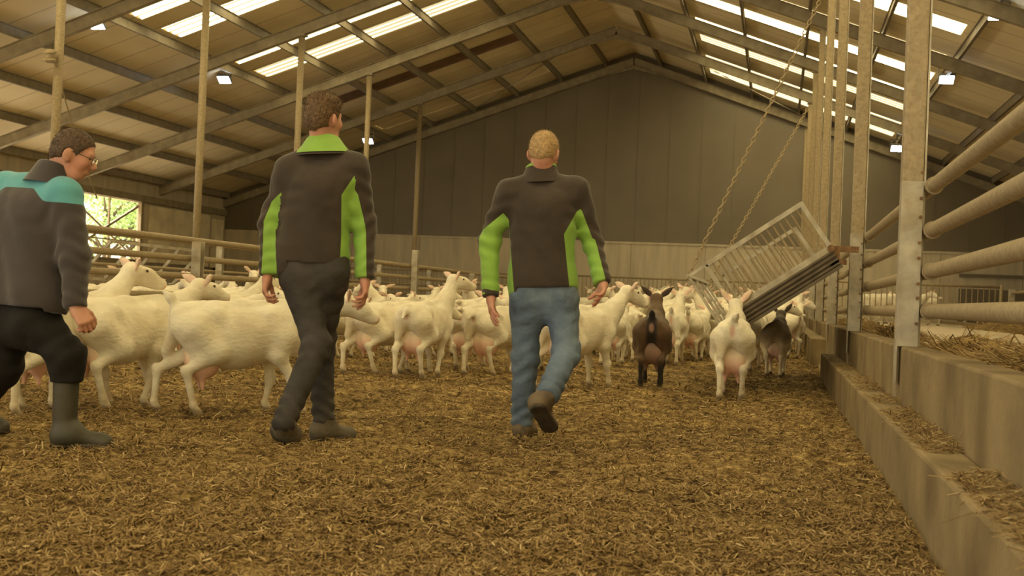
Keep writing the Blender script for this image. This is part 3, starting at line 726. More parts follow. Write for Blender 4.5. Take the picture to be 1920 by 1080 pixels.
def heading(px, phi):   # phi: 0 walks straight away from the viewer, 90 to the right of the view, along the ground
    r = ray(px, 560); return math.degrees(math.atan2(r[0], r[1])) + phi
def place(e, p, head, s, label, group=None):
    e.location = Vector((p[0], p[1], p[2] - .004)); e.rotation_euler = (0, 0, -math.radians(head)); e.scale = (s, s, s)
    tag(e, label, 'goat', group); return e
WALK1 = ((.13,.0),(-.12,.0),(-.12,.0),(.13,.02)); WALK2 = ((-.13,.0),(.12,.02),(.13,.0),(-.12,.0)); STAND = ((0,0),(.04,0),(.03,0),(-.03,0)); STEP = ((.18,.05),(-.10,0),(-.16,.0),(.16,.0))
# nearest goats, each with its own pose
NEAR = [
 # px, py of the ground under the body, phi, scale, pose, coat, label
 (118,768,42,1.0,dict(feet=WALK2,neck=.85,yaw=.55,pitch=.25,tail=.2,udder=1.0),'white','white goat half hidden behind the man with turquoise shoulders, its udder left of his boot'),
 (234,764,47,1.0,dict(feet=WALK1,neck=.55,yaw=.25,pitch=.2,tail=.1,udder=.8,belly=1.05),'white','white goat stepping right just behind the hand of the man with turquoise shoulders'),
 (458,775,80,1.01,dict(feet=((-.05,0),(.14,.03),(-.17,0),(.06,0)),neck=.35,yaw=.1,tail=1.0,tside=-.2,udder=1.12,usw=.0,belly=1.08),'white','white goat striding side-on with raised tail and hanging pink udder between two men'),
 (590,672,75,.95,dict(feet=WALK1,neck=.3,yaw=.1,pitch=.6,udder=.7),'white','white goat mostly hidden behind the legs of the man in charcoal jeans'),
 (728,700,52,1.0,dict(feet=WALK1,neck=.25,yaw=.3,tail=1.1,udder=1.05),'white','white goat with pink udder walking away just right of the charcoal-jeans man'),
 (797,706,24,1.04,dict(feet=((.1,.03),(-.1,0),(-.10,0),(.10,0)),neck=1.05,yaw=.75,pitch=.15,tail=-.6,udder=1.1,usw=-.01,belly=1.05),'white','white goat with raised head looking right, midway between the two jacketed men'),
 (880,690,15,.98,dict(feet=WALK2,neck=.6,yaw=.3,tail=.3,udder=1.15),'white','white goat with full udder squeezed behind the left hand of the man in blue jeans'),
 (938,702,38,1.0,dict(feet=WALK1,neck=.5,yaw=.2,tail=-.4,udder=1.25),'white','white goat passing left of the blue jeans with swollen pink udder'),
 (1026,695,4,1.0,dict(feet=STAND,neck=.4,yaw=.1,tail=1.25,udder=1.0),'white','goat seen from behind between the blue-jeaned legs, tail up'),
 (1088,728,40,1.07,dict(feet=((.02,0),(.10,0),(-.12,0),(.05,0)),neck=.75,yaw=.35,pitch=.35,tail=.1,udder=1.1,usw=.03,belly=1.08),'white','large cream goat walking at the right hip of the man in blue jeans'),
 (1152,683,10,.95,dict(feet=STEP,neck=.5,tail=.2,udder=.9),'white','white goat lifting a leg just left of the dark brown goat'),
 (1188,676,-8,.95,dict(feet=WALK1,neck=.7,yaw=-.2,tail=.2,udder=.9),'white','white goat directly behind the dark brown goat'),
 (1222,722,3,1.0,dict(feet=((.04,0),(-.08,0),(-.02,0),(.06,0)),neck=.78,yaw=-.1,tail=.9,ear=.45,udder=1.1,belly=1.08),'brown','dark brown goat with black legs walking away from the camera'),
 (1262,682,6,1.0,dict(feet=WALK2,neck=.95,yaw=.1,tail=1.0,ear=.4,udder=.9),'white','white goat walking away just right of the dark brown goat'),
 (1302,676,14,.95,dict(feet=WALK1,neck=.4,yaw=.2,tail=1.0,udder=1.0),'white','smaller white goat walking away, second to the right of the brown goat'),
 (1342,664,-35,1.05,dict(feet=STAND,neck=.95,yaw=-1.0,pitch=.3,tail=.2,udder=1.0),'white','white goat turning its face left in front of the walkway boards'),
 (1372,745,2,1.02,dict(feet=((-.05,0),(.05,0),(-.10,0),(.10,0)),neck=.62,yaw=-.1,tail=.9,tside=.5,ear=.75,udder=1.15,belly=1.1),'white','large clean white goat walking away with erect pink ears under the walkway tip'),
 (1454,704,4,.93,dict(feet=((.04,0),(-.04,0),(.06,0),(-.10,0)),neck=.55,tail=-.8,ear=.8,udder=1.0,belly=1.1),'grey','grey-backed goat with dark head and pale legs below the walkway'),
 (1412,672,8,1.0,dict(feet=WALK2,neck=.6,yaw=.2,tail=.2,udder=.9),'white','white goat between the big white goat and the grey-backed goat'),
 (1487,662,8,.92,dict(feet=WALK1,neck=.7,yaw=.2,tail=.4,udder=.8),'white','small cream goat beside the ledge, right of the grey-backed goat'),
]
GPOS = []
for px, py, phi, s, P, kind, lab in NEAR:
    p = G(px, py); GPOS.append((p[0], p[1])); place(make_goat(P, .010, kind), p, heading(px, phi), s*.955, lab)
# the crowd: copies of a few poses
PROTO = [dict(feet=STAND,neck=.8,yaw=0,pitch=.2,tail=.3), dict(feet=WALK1,neck=.5,yaw=.7,pitch=.3,tail=.2), dict(feet=WALK2,neck=.95,yaw=-.7,pitch=.2,tail=.5), dict(feet=STAND,neck=1.05,yaw=.3,pitch=.15,tail=.3,ear=.5), dict(feet=WALK1,neck=.3,yaw=-.3,pitch=.5,tail=.2)]
protos = [make_goat(P, .014) for P in PROTO]; tanp = make_goat(PROTO[1], .014, 'tan'); used = set()
def crowd(p, head, s, label, group, proto=None):
    p = np.array(p, float); d = unit(p[:2])
    for _ in range(8):
        if all((p[0] - a)**2 + (p[1] - b)**2 > .62**2 for a, b in GPOS): break
        p[:2] += d*.35
    GPOS.append((p[0], p[1])); s *= .97
    if proto not in (4,): p[2] = floor_z(p[0], p[1]) if p[0] < .8 else p[2]
    i = R_.randrange(len(protos)) if proto is None else proto; src = tanp if i == 't' else protos[i]
    if i in used: e = copy_tree(src)
    else: e = src; used.add(i)
    return place(e, p, head, s, label, group)
L1 = 'white goat in the packed herd between the brown goat and the raised walkway'
for px, Y, phi in ((1180,16.5,20),(1200,19,-60),(1216,17.5,170),(1240,18.5,60),(1262,20,-20),(1288,18,30),(1306,21,150),(1322,18.6,0),(1236,22,100),(1278,23,-120),(1330,23,40),(1190,23.5,-30),(1215,25.5,90),(1255,26,30),(1296,26.5,-80)):
    crowd(atY(px, Y), heading(px, phi + R_.uniform(-20,20)), R_.uniform(.92,1.06), L1, 'herd left of the walkway')
L2 = 'white goat in the herd seen under the walkway before the right fence'
for px, Y, phi in ((1408,16,10),(1432,17.5,30),(1452,19,-40),(1474,21,20),(1425,21.5,170),(1445,23,80),(1466,25,-20),(1398,22,60),(1486,26,10),(1438,27,120),(1462,29,-60),(1480,31,30)):
    crowd(atY(px, Y), heading(px, phi + R_.uniform(-20,20)), R_.uniform(.92,1.06), L2, 'herd under the walkway')
L3 = 'white goat at the far end of the barn before the barred barrier'
for px, Y, phi in ((1165,33,70),(1190,36,100),(1212,34.5,80),(1238,37,170),(1258,35,60),(1282,38,-90),(1300,34,150),(1322,36.5,20),(1345,35,-60),(1370,37,90),(1395,34,180),(1172,38,180),(1226,38.6,170),(1268,38.8,185),(1150,35.5,-50),(1130,37,120),(1105,38,170),(1082,36,80),(1425,36,30),(1450,37.5,90)):
    crowd(atY(px, Y), heading(px, phi + R_.uniform(-20,20)), R_.uniform(.95,1.1), L3, 'far herd before the gable')
L4 = 'white goat in the herd seen between the two jacketed men'
for px, Y, phi in ((712,15.5,60),(745,17,-40),(770,16,100),(810,18,20),(838,15.5,40),(905,16,30),(925,18.5,-60),(868,19,150),(780,20.5,70),(735,21,-100),(890,22,80),(945,20,10),(718,18.5,170),(850,23,-30),(930,24,60),(815,24.5,90)):
    crowd(atY(px, Y), heading(px, phi + R_.uniform(-20,20)), R_.uniform(.92,1.06), L4, 'herd between the jacketed men')
crowd(atY(908, 27), heading(908, 95), 1.05, 'brown goat standing far back left of the blond man', None, 't')
crowd(atY(1160, 15.2), heading(1160, 30), 1.0, 'brown-backed goat partly hidden behind the head of the large cream goat', None, 't')
L5 = 'white goat in the herd behind the man in charcoal jeans'
for px, Y, phi in ((395,10.5,80),(440,12,60),(470,11,100),(530,11.5,70),(520,13.5,40),(420,13.5,110),(655,13.5,90)):
    crowd(atY(px, Y), heading(px, phi + R_.uniform(-20,20)), R_.uniform(.9,1.0), L5, 'herd behind the charcoal jeans')
L6 = 'white goat beyond the long pipe fence on the left'
for px, Y, phi in ((185,14.5,60),(215,16,-30),(300,20,80),(375,22,100),(402,19,-80),(425,21,20),(452,19.5,170),(470,23,60),(350,24,-100),(320,26,70),(520,24,90),(600,27,60)):
    p = atY(px, Y); p[2] = floor_z(p[0], Y)
    crowd(p, heading(px, phi + R_.uniform(-20,20)), R_.uniform(.95,1.08), L6, 'herd beyond the left fence')
L7 = 'white goat in the pen across the feed alley on the right'
for px, Y, phi in ((1800,32,-60),(1822,30,-100),(1850,28,-80),(1872,27,-110),(1893,26,-90),(1912,25,-75)):
    p = PX(px, 600, 6.05); p[2] = .42
    crowd(p, heading(px, phi + R_.uniform(-12,12)), R_.uniform(.9,1.0), L7, 'herd across the feed alley', 4)
L8 = 'white goat behind the barred barrier across the feed alley'
for px, Y, phi in ((1640,31.6,85),(1698,31.7,95),(1664,32.6,100),(1722,32.7,-90)):
    p = atY(px, Y); p[2] = ALZ
    crowd(p, heading(px, phi + R_.uniform(-12,12)), R_.uniform(.95,1.05), L8, 'herd behind the alley barrier')

# ------------------------------------------------------------------ people
def hand_prims(wr, d, n, t, curl, size=1.0):
    """wr wrist, d towards the knuckles, n out of the palm, t towards the thumb side; curl per finger in radians"""
    d = unit(d); n = unit(n - d*np.dot(n, d)); t = unit(t - d*np.dot(t, d) - n*np.dot(t, n)); s = size; P = [rc(wr - d*.03, wr + d*.015, .027*s, .026*s, .02)]
    for j, (off, ln) in enumerate(((.031,.93),(.010,1.05),(-.011,1.0),(-.030,.80))):
        k0 = wr + d*.088*s*(1 - .05*abs(j-1)) + t*off*s; P.append(rc(wr + d*.02*s + t*off*.6*s, k0, .018*s, .0125*s, .018))
        a = curl[j]; p = k0; ang = 0
        for L, w, r0, r1 in ((.043,.55,.0105,.0092),(.027,.85,.0092,.0083),(.022,.6,.0083,.0066)):
            ang += a*w; dd = unit(d*math.cos(ang) + n*math.sin(ang) + t*off*1.2); q = p + dd*L*ln*s; P.append(rc(p, q, r0*s, r1*s, .004)); p = q
    b0 = wr + d*.022*s + t*.026*s; b1 = b0 + unit(t*.62 + d*.62 + n*.45)*.045*s; b2 = b1 + unit(d*.85 + t*.15 + n*.45)*.032*s; b3 = b2 + unit(d*.8 + n*.5 - t*.1)*.025*s
    P += [rc(b0, b1, .019*s, .0135*s, .015), rc(b1, b2, .0125*s, .0105*s, .005), rc(b2, b3, .0105*s, .008*s, .005)]
    return P
def head_prims(c, hf, nb, s=1.0):
    r, f, u = frame(hf); A = (r, f, u); a = lambda x, y, z: c + (r*x + f*y + u*z)*s
    P = [el(a(0,-.008,.030), np.array((.077,.098,.092))*s, A, .02), el(a(0,.025,-.045), np.array((.058,.070,.078))*s, A, .04), rc(a(-.025,.05,-.098), a(.025,.05,-.098), .026*s, .026*s, .03),
         rc(a(0,.09,.012), a(0,.114,-.026), .010*s, .016*s, .02), el(a(0,.088,-.062), np.array((.026,.014,.014))*s, A, .015), rc(a(-.035,.080,.026), a(.035,.080,.026), .014*s, .014*s, .02),
         el(a(.042,.066,-.026), np.array((.022,.022,.022))*s, A, .03), el(a(-.042,.066,-.026), np.array((.022,.022,.022))*s, A, .03),
         rc(c + (-f*.030 - u*.050)*s, nb, .056*s, .066*s, .03), rc(c + (f*.015 - u*.085)*s, nb + f*.04, .040*s, .045*s, .04)]
    for sx in (-1, 1):
        P += [el(a(sx*.084,-.010,-.012), np.array((.010,.021,.033))*s, np.array((unit(r*1 - f*sx*-.35), unit(f + r*sx*-.35*-1*0), u)), .012), el(a(sx*.078,-.002,-.036), np.array((.009,.011,.013))*s, A, .01)]
    return P, A, a
def hair_mesh(c, A, s, style, seed):
    r, f, u = A; rng = np.random.default_rng(seed)
    P = [el(c + (-f*.010 + u*.034)*s, np.array((.083,.103,.096))*s, A, .02), el(c + (-f*.035 - u*.015)*s, np.array((.070,.076,.075))*s, A, .03)]
    if style.get('quiff'): P += [el(c + (f*.035 + u*.094)*s, np.array((.062,.062,.035))*s, A, .04), el(c + (-f*.03 + u*.094)*s, np.array((.06,.06,.028))*s, A, .04)]
    lo_b = style.get('nape', -.062); fx = style.get('front', .055)
    def cut(X):
        q = X - c; y = q @ f/s; z = q @ u/s; x = np.abs(q @ r)/s
        face = y - (fx + .0*z) + np.where(z < .055, .0 + (.055 - z)*.55, -(z - .055)*.9)
        ear = .032 - np.sqrt((y + .006)**2 + ((z + .018)*.85)**2) - np.where(x > .06, 0, .05)
        return np.maximum.reduce([face, lo_b - z + .10*np.maximum(y, 0) - .015*np.cos(x*40), ear])*s
    def nz(X): q = X; return .0022*np.sin(q[..., 0]*310 + 2*np.sin(q[..., 2]*170))*np.sin(q[..., 1]*290 + q[..., 2]*120)
    V, Q = surface(P, .0055, cut=cut, noise=nz)
    # short strands standing on the cap
    N = np.zeros_like(V); fn = np.cross(V[Q[:, 1]] - V[Q[:, 0]], V[Q[:, 2]] - V[Q[:, 0]])
    for i in range(4): np.add.at(N, Q[:, i], fn)
    N /= np.linalg.norm(N, axis=1)[:, None] + 1e-12
    m = MB(); m.v = V.tolist(); m.f = [tuple(q) for q in Q.tolist()]; m.smooth = [True]*len(m.f); L = style.get('len', .018)
    ok = np.nonzero(((V - c) @ N.T.mean(1) > -9))[0]; out = np.einsum('ij,ij->i', N, V - c) > .03
    for i in rng.choice(np.nonzero(out)[0], style.get('n', 1500)):
        p, n = V[i], N[i]; t = unit(n*.55 + rng.normal(0, .28, 3) + np.array(style.get('comb', (0,0,-.5)))); sd = unit(np.cross(t, n + .01))*.0016; l = L*rng.uniform(.5, 1.1)
        if style.get('quiff') and (p - c) @ u < .08*s: l *= .6
        k = len(m.v); m.v += [tuple(p - sd), tuple(p + sd), tuple(p + t*l*.6 + n*.001), tuple(p + t*l)]; m.f += [(k, k+1, k+2), (k+1, k+3, k+2)]; m.smooth += [True, True]
    return m
def boot(e, base, an, knee_dir, heel, toe, sole_up, mt, shaft, name='boot', rad=.044, sole=True, pair=None):
    heel, toe, an = map(np.array, (heel, toe, an)); up = unit(sole_up); fd = unit(toe - heel); side = np.cross(fd, up)
    P = [rc(heel + up*.045 + fd*.045, heel + up*.050 + fd*.10, .046, .046, .03), rc(heel + up*.050 + fd*.10, toe + up*.030 - fd*.05, .048, .036, .03), rc(toe + up*.028 - fd*.07 - side*.012, toe + up*.026 - fd*.040 + side*.012, .040, .034, .03),
         rc(heel + up*.06 + fd*.05, an, .050, rad, .04), rc(an, an + unit(knee_dir)*shaft, rad, rad + .006, .03), rc(heel + up*.07 + fd*.10, an + fd*.02, .05, rad*.9, .04)]
    V, Q = surface(P, .008, cut=lambda X: np.maximum(-((X - heel) @ up) + .008, (X - an) @ unit(knee_dir) - shaft))
    o = link_mesh(name, to_mesh(name, V, Q, base), mt, e)
    if sole:
        S = [rc(heel + fd*.045 + up*.012, heel + fd*.12 + up*.012, .046, .042, .02), rc(heel + fd*.12 + up*.012, toe - fd*.05 + up*.012, .042, .05, .02)]
        V, Q = surface(S, .008, cut=lambda X: np.abs((X - heel) @ up - .010) - .012, smooth=0); link_mesh('sole', to_mesh('sole', V, Q, base), SOLE, o)
    return o
def person(spec):
    D = spec['D']; g = {}
    for k, v in spec['J'].items(): g[k] = W(v[0], v[1], D + v[2])
    base = spec['base'](g); base = np.array([base[0], base[1], 0.0]); e = empty('person', tuple(base), spec['label'], 'person')
    rr = unit(g['shR'] - g['shL']); spine = unit((g['shR'] + g['shL'])/2 - (g['hipL'] + g['hipR'])/2); fw = unit(np.cross(spine, rr)); s = spec.get('s', 1.0)
    shm = (g['shL'] + g['shR'])/2; pv = (g['hipL'] + g['hipR'])/2
    hp, A, a = head_prims(g['head'], spec['face'](rr, fw), g['neck'], s)
    skin = list(hp) + [rc(g['neck'] - spine*.06 + fw*.02, pv, .06, .09, .05), rc(g['shL'] - spine*.03, g['shR'] - spine*.03, .045, .045, .05)]
    for S in 'LR':
        skin += [rc(g['sh'+S], g['el'+S], .045, .038, .03), rc(g['el'+S], g['wr'+S], .038, .026, .03), rc(pv, g['hip'+S], .07, .07, .04), rc(g['hip'+S], g['kn'+S], .07, .048, .04), rc(g['kn'+S], g['an'+S], .045, .032, .03)]
    body = surface(skin, .009); face = surface(hp, .0055)
    hands = []
    for S in 'LR':
        hs = spec['hand'+S]; n = hs['n'](rr, fw); t = hs['t'](rr, fw); hands.append(surface(hand_prims(g['wr'+S], g['ha'+S] - g['wr'+S], n, t, hs['curl'], 1.0*s), .0042))
    V, Q = join(body, face, *hands); link_mesh('body', to_mesh('body', V, Q, base), SKIN, e)
    r, f, u = A
    for sx in (-1, 1):
        m = MB(); m.add(*ball(a(sx*.033, .079, .008) - base, .0125)); m.build('eye', EYE, e)
    hm = hair_mesh(g['head'], A, s, spec['hair'], spec['seed']); hm.build('hair', spec['hairmat'], e, tuple(base))
    # trousers
    T = [rc(pv + rr*.065 + spine*.06, pv - rr*.065 + spine*.06, .115, .115, .04), rc(pv + rr*.06 - spine*.04 - fw*.02, pv - rr*.06 - spine*.04 - fw*.02, .112, .112, .05)]
    tr = spec.get('trouser', (.098, .070, .060))
    for S in 'LR':
        kn, an = g['kn'+S], g['an'+S]
        T += [rc(g['hip'+S] - spine*.02, kn, tr[0], tr[1], .05), rc(kn, an, tr[1], tr[2], .05), rc(g['hip'+S] - fw*.045 - spine*.015, g['hip'+S]*.6 + kn*.4 , .075, .06, .06)]
    def folds(anchors, drape):
        def fn(X):
            F = np.zeros(X.shape[:-1])
            for p, axd, amp, rad, fr in anchors:
                q = X - p; al = q @ axd; side = unit(np.cross(axd, fw)); w = np.exp(-(np.sum(q*q, -1))/(rad*rad))
                F += amp*w*np.sin(al*fr + 2.4*np.sin((q @ side)*26 + p[0]*9) + 1.6*np.sin((q @ fw)*21 + p[2]*5))
            if drape:
                x = (X - hem) @ rr; z = (X - hem) @ spine; F += drape*np.sin(x*34 + z*6 + 1.5*np.sin(z*7 + x*9))*np.clip(.4 + .8*np.sin(z*6 + x*5), 0, 1) + drape*.7*np.sin(z*22 + x*17 + 2*np.sin(x*11))*np.clip(np.sin(x*8 + z*4), 0, 1)
            return F
        return fn
    hem = g['hem']
    tf = []
    for S in 'LR':
        ax_ = unit(g['kn'+S] - g['an'+S]); up_ = unit(g['hip'+S] - g['kn'+S])
        tf += [(g['an'+S] + ax_*.04, ax_, .0075, .13, 85), (g['kn'+S], unit(ax_ + up_), .006, .15, 70), (g['hip'+S]*.75 + g['kn'+S]*.25, unit(up_ + rr*.5), .005, .16, 55)]
    ank = spec.get('hem', {})
    def tcut(X):
        c = np.full(X.shape[:-1], -9.0)
        for S in 'LR':
            ax = unit(g['kn'+S] - g['an'+S]); h = ank.get(S, .0); q = X - g['an'+S]; al = q @ ax; ra = np.linalg.norm(q - al[..., None]*ax, axis=-1)
            c = np.maximum(c, np.where((ra < .13) & (al < max(.12, h + .03)), h - al, -9.0))
        return np.maximum(c, (X - pv) @ spine - .12)
    V, Q = surface(T, .009, cut=tcut, noise=folds(tf, 0)); link_mesh('trousers', to_mesh('trousers', V, Q, base), spec['trmat'], e)
    # jacket
    hem = g['hem']; w = spec.get('torso', (.105, .085, .112, .105)); torso = []
    up0 = shm - spine*.10
    for sx in (-1, 1):
        torso += [rc(up0 + rr*sx*w[0], hem + spine*.02 + rr*sx*w[1], w[2], w[3], .08), rc(hem + spine*.05 + rr*sx*w[1], hem - spine*.09 + rr*sx*w[1], w[3], w[3]*.98, .08)]
    torso += [rc(shm + fw*.0 - spine*.06 + rr*.06, shm - spine*.06 - rr*.06, .115, .115, .06), rc(shm - spine*.14 - fw*.02, hem, .12, .11, .08)]
    torso += [rc(g['neck'] - spine*.035 + rr*.03, g['shR'] - rr*.02 + spine*.0, .062, .070, .06), rc(g['neck'] - spine*.035 - rr*.03, g['shL'] + rr*.02, .062, .070, .06)]
    arms = {}; sl = spec.get('sleeve', (.078, .064, .046))
    for S in 'LR':
        sh, eb, wr = g['sh'+S], g['el'+S], g['wr'+S]; ad = unit(wr - eb)
        arms[S] = [rc(sh, eb, sl[0], sl[1], .05), rc(eb, wr - ad*.02, sl[1], sl[2], .04), rc(wr - ad*.07, wr - ad*.005, sl[2] + .002, sl[2], .015)]
    jf = []
    for S in 'LR':
        ad = unit(g['wr'+S] - g['el'+S]); jf += [(g['el'+S], ad, .0065, .13, 75), (g['wr'+S] - ad*.06, ad, .005, .10, 90), (g['sh'+S] - spine*.12, unit(spine + rr*(.6 if S == 'L' else -.6)), .006, .14, 60)]
    def jcut(X):
        c = -((X - hem) @ spine)
        for S in 'LR': c = np.where(np.linalg.norm(X - g['wr'+S], axis=-1) < .16, -9, c)
        for S in 'LR':
            ad = unit(g['wr'+S] - g['el'+S]); q = X - g['wr'+S]; c = np.maximum(c, np.where(np.linalg.norm(q, axis=-1) < .16, q @ ad + .004, -9))
        # arms that hang beside the hem stay whole
        for S in 'LR':
            da = np.minimum(*[dist(p, X) for p in arms[S][:2]]); c = np.where((da < .012) & (np.abs((X - hem) @ spine) < .30) & (dist(arms[S][1], X) < .012) & (((X - hem) @ rr)*(1 if S == 'R' else -1) > w[1] + .06), np.where(np.linalg.norm(X - g['wr'+S], axis=-1) < .16, c, -9), c)
        return c
    V, Q = surface(torso + arms['L'] + arms['R'], .0085, cut=jcut, noise=folds(jf, spec.get('drape', .0045)))
    dT = sdf_at(torso, V); fieldv = spec['panel'](V, dict(g=g, rr=rr, fw=fw, spine=spine, hem=hem, shm=shm, dT=dT, dA={S: np.min([dist(p, V) for p in arms[S][:2]], 0) for S in 'LR'}, w=w))
    (Vp, Fp), (Vn, Fn) = split(V, Q, fieldv)
    jk = link_mesh('jacket', to_mesh('jacket', Vn, Fn, base), spec['jkmat'], e)
    p = link_mesh(spec['panelname'], to_mesh(spec['panelname'], Vp, Fp, base), spec['panelmat'], jk); p['label'] = spec['panellabel']
    # hem band
    # collar
    nd = unit(g['head'] - g['neck'] + spine*.25); cr, cf, cu = frame(np.cross(nd, rr) if False else fw, nd); cu = nd; cf = unit(np.cross(cu, rr)); cr = rr
    cb = g['neck'] - nd*spec.get('collar_off', .03); H = spec.get('collar_h', .085); r0, r1 = spec.get('collar_r', (.105, .080)); dip = spec.get('dip', .020)
    def ring(rad, hh): return [cb + cr*(rad*1.08*math.sin(t)) + cf*(-rad*math.cos(t)) + cu*(hh + dip*math.cos(t)*hh/H) for t in np.linspace(0, 2*math.pi, 37)[:-1]]
    def loft(rings):
        m = MB(); n = 36; m.v = [tuple(p) for q in rings for p in q]; k = len(rings)
        for i in range(k - 1):
            for j in range(n): m.f.append((i*n + j, i*n + (j+1) % n, (i+1)*n + (j+1) % n, (i+1)*n + j)); m.smooth.append(True)
        return m
    def cr_(t): return r0 + (r1 - r0)*t**.8
    ct = spec.get('collartop')
    co_ = loft([ring(cr_(0)*1.02, -.01), ring(cr_(.25), H*.25), ring(cr_(.5), H*.5), ring(cr_(.8), H*.8), ring(cr_(1), H), ring(cr_(1) - .005, H + .004), ring(cr_(1) - .011, H), ring(cr_(1) - .012, H*.3)]).build('collar', spec['collarmat'], e, tuple(base))
    if ct:
        t0 = 1 - ct/H; loft([ring(cr_(t0) + .003, H*t0), ring(cr_((1 + t0)/2) + .004, H*(1 + t0)/2), ring(cr_(1) + .003, H + .002), ring(cr_(1) - .005, H + .008), ring(cr_(1) - .014, H + .002), ring(cr_(1) - .016, H*.2)]).build('collar_lining', GREEN, co_, tuple(base))
    spec['extra'](e, g, base, A, a, rr, fw, spine)
    return e

def green_panel(limL, limR, armL, armR, peak, xo=.20):
    """limL/limR: (top, hem) half-widths of the dark back; armL/armR: (start, inner limit top, inner limit at the cuff)"""
    def fn(V, q):
        rr, spine, hem, shm, g = q['rr'], q['spine'], q['hem'], q['shm'], q['g']; x = (V - hem) @ rr; z = (V - hem) @ spine; H = (shm - hem) @ spine
        t = np.clip(z/(H*peak), 0, 1); lim = np.where(x > 0, limR[1] + (limR[0] - limR[1])*t, limL[1] + (limL[0] - limL[1])*t)
        f = np.minimum(np.abs(x) - lim, ((H*peak - z) - 1.6*(xo - np.abs(x)))*.5)
        for S, (p0, la, lb) in (('L', armL), ('R', armR)):
            sx = 1 if S == 'R' else -1; sh, eb, wr = g['sh'+S], g['el'+S], g['wr'+S]
            def ax(p, a, b): ba = b - a; tt = np.clip((p - a) @ ba/(ba @ ba), 0, 1); return a + tt[:, None]*ba, tt
            c1, t1 = ax(V, sh, eb); c2, t2 = ax(V, eb, wr); d1 = np.linalg.norm(V - c1, axis=1); d2 = np.linalg.norm(V - c2, axis=1); use2 = d2 < d1
            c = np.where(use2[:, None], c2, c1); o = ((V - c) @ rr)*sx; prog = np.where(use2, .5 + .5*t2, .5*t1)
            fa = la + (lb - la)*np.clip((prog - .15)*2.2, 0, 1) - o
            fa = np.minimum(fa, (prog - p0)*.62 - np.maximum(o + .015, 0)*1.9 - np.maximum(-o - .015, 0)*.6)
            m = q['dA'][S] < q['dT']; f = np.where(m, fa, f)
        return f
    return fn
def skip(*a): pass
# man with blond hair and blue jeans, seen from behind, right foot lifted
def extra_blond(e, g, base, A, a, rr, fw, spine):
    hl, tl = W(979, 822, 6.93), W(976, 836, 6.93); hl = np.array([g['anL'][0], g['anL'][1] - .06, .0]); boot(e, base, g['anL'], (0,0,1), hl, hl + np.array([.015,.285,0]), (0,0,1), BOOT_BROWN, .03)
    an = g['anR']; hl = W(1004, 762, 6.50); to = W(1036, 812, 6.72); sd = unit(np.cross(to - hl, ray(1015, 780))); up = unit(np.cross(unit(to - hl), -rr)); 
    if np.dot(up, an - hl) < 0: up = -up
    boot(e, base, an, g['knR'] - an, hl, to, up, BOOT_BROWN, .03)
    for S in 'L':
        wr = g['wr'+S]; ad = unit(wr - g['el'+S]); P = [rc(wr - ad*.045, wr + ad*.0, .050, .049, .01)]
        V, Q = surface(P, .007, cut=lambda X: np.abs((X - wr) @ ad + .022) - .024); link_mesh('cuff', to_mesh('cuff', V, Q, base), JACKET, e)
person(dict(D=7.0, s=1.0, seed=3, label='blond man seen from behind in blue jeans and a dark jacket with lime green panels',
    J=dict(head=(1020,287,0), neck=(1014,328,.02), shL=(952,362,.0), shR=(1082,356,.0), elL=(917,455,.02), elR=(1110,452,.06), wrL=(920,556,-.06), wrR=(1131,533,-.06), haL=(922,585,-.10), haR=(1126,560,-.14),
           hipL=(988,556,0), hipR=(1052,556,0), hem=(1018,539,0), knL=(985,672,.02), knR=(1062,662,-.12), anL=(979,788,.04), anR=(1028,738,-.42)),
    base=lambda g: (g['anL'] + g['anR'])/2, face=lambda rr, fw: fw + rr*.30 + np.array([0,0,-.32]),
    handL=dict(n=lambda r, f: r*1 + f*.2, t=lambda r, f: f, curl=(.25,.3,.35,.45)), handR=dict(n=lambda r, f: -r*.8 - f*.5, t=lambda r, f: f*.8 - r*.6, curl=(.25,.35,.45,.55)),
    hair=dict(nape=-.058, front=.06, len=.014, n=1600, comb=(0,0,-.4)), hairmat=HAIR_BLOND, trmat=JEANS, trouser=(.100,.074,.066), hem={'L': -.055, 'R': -.03},
    jkmat=JACKET, panelmat=GREEN, panelname='side_panels', panellabel='lime green side and sleeve panels', panel=green_panel((.182,.170), (.125,.148), (.19,.045,.062), (.16,-.010,.012), .74),
    torso=(.088,.075,.108,.112), sleeve=(.074,.060,.047), collarmat=JACKET, collar_r=(.116,.080), collar_off=.028, collar_h=.075, collartop=.008, extra=extra_blond))
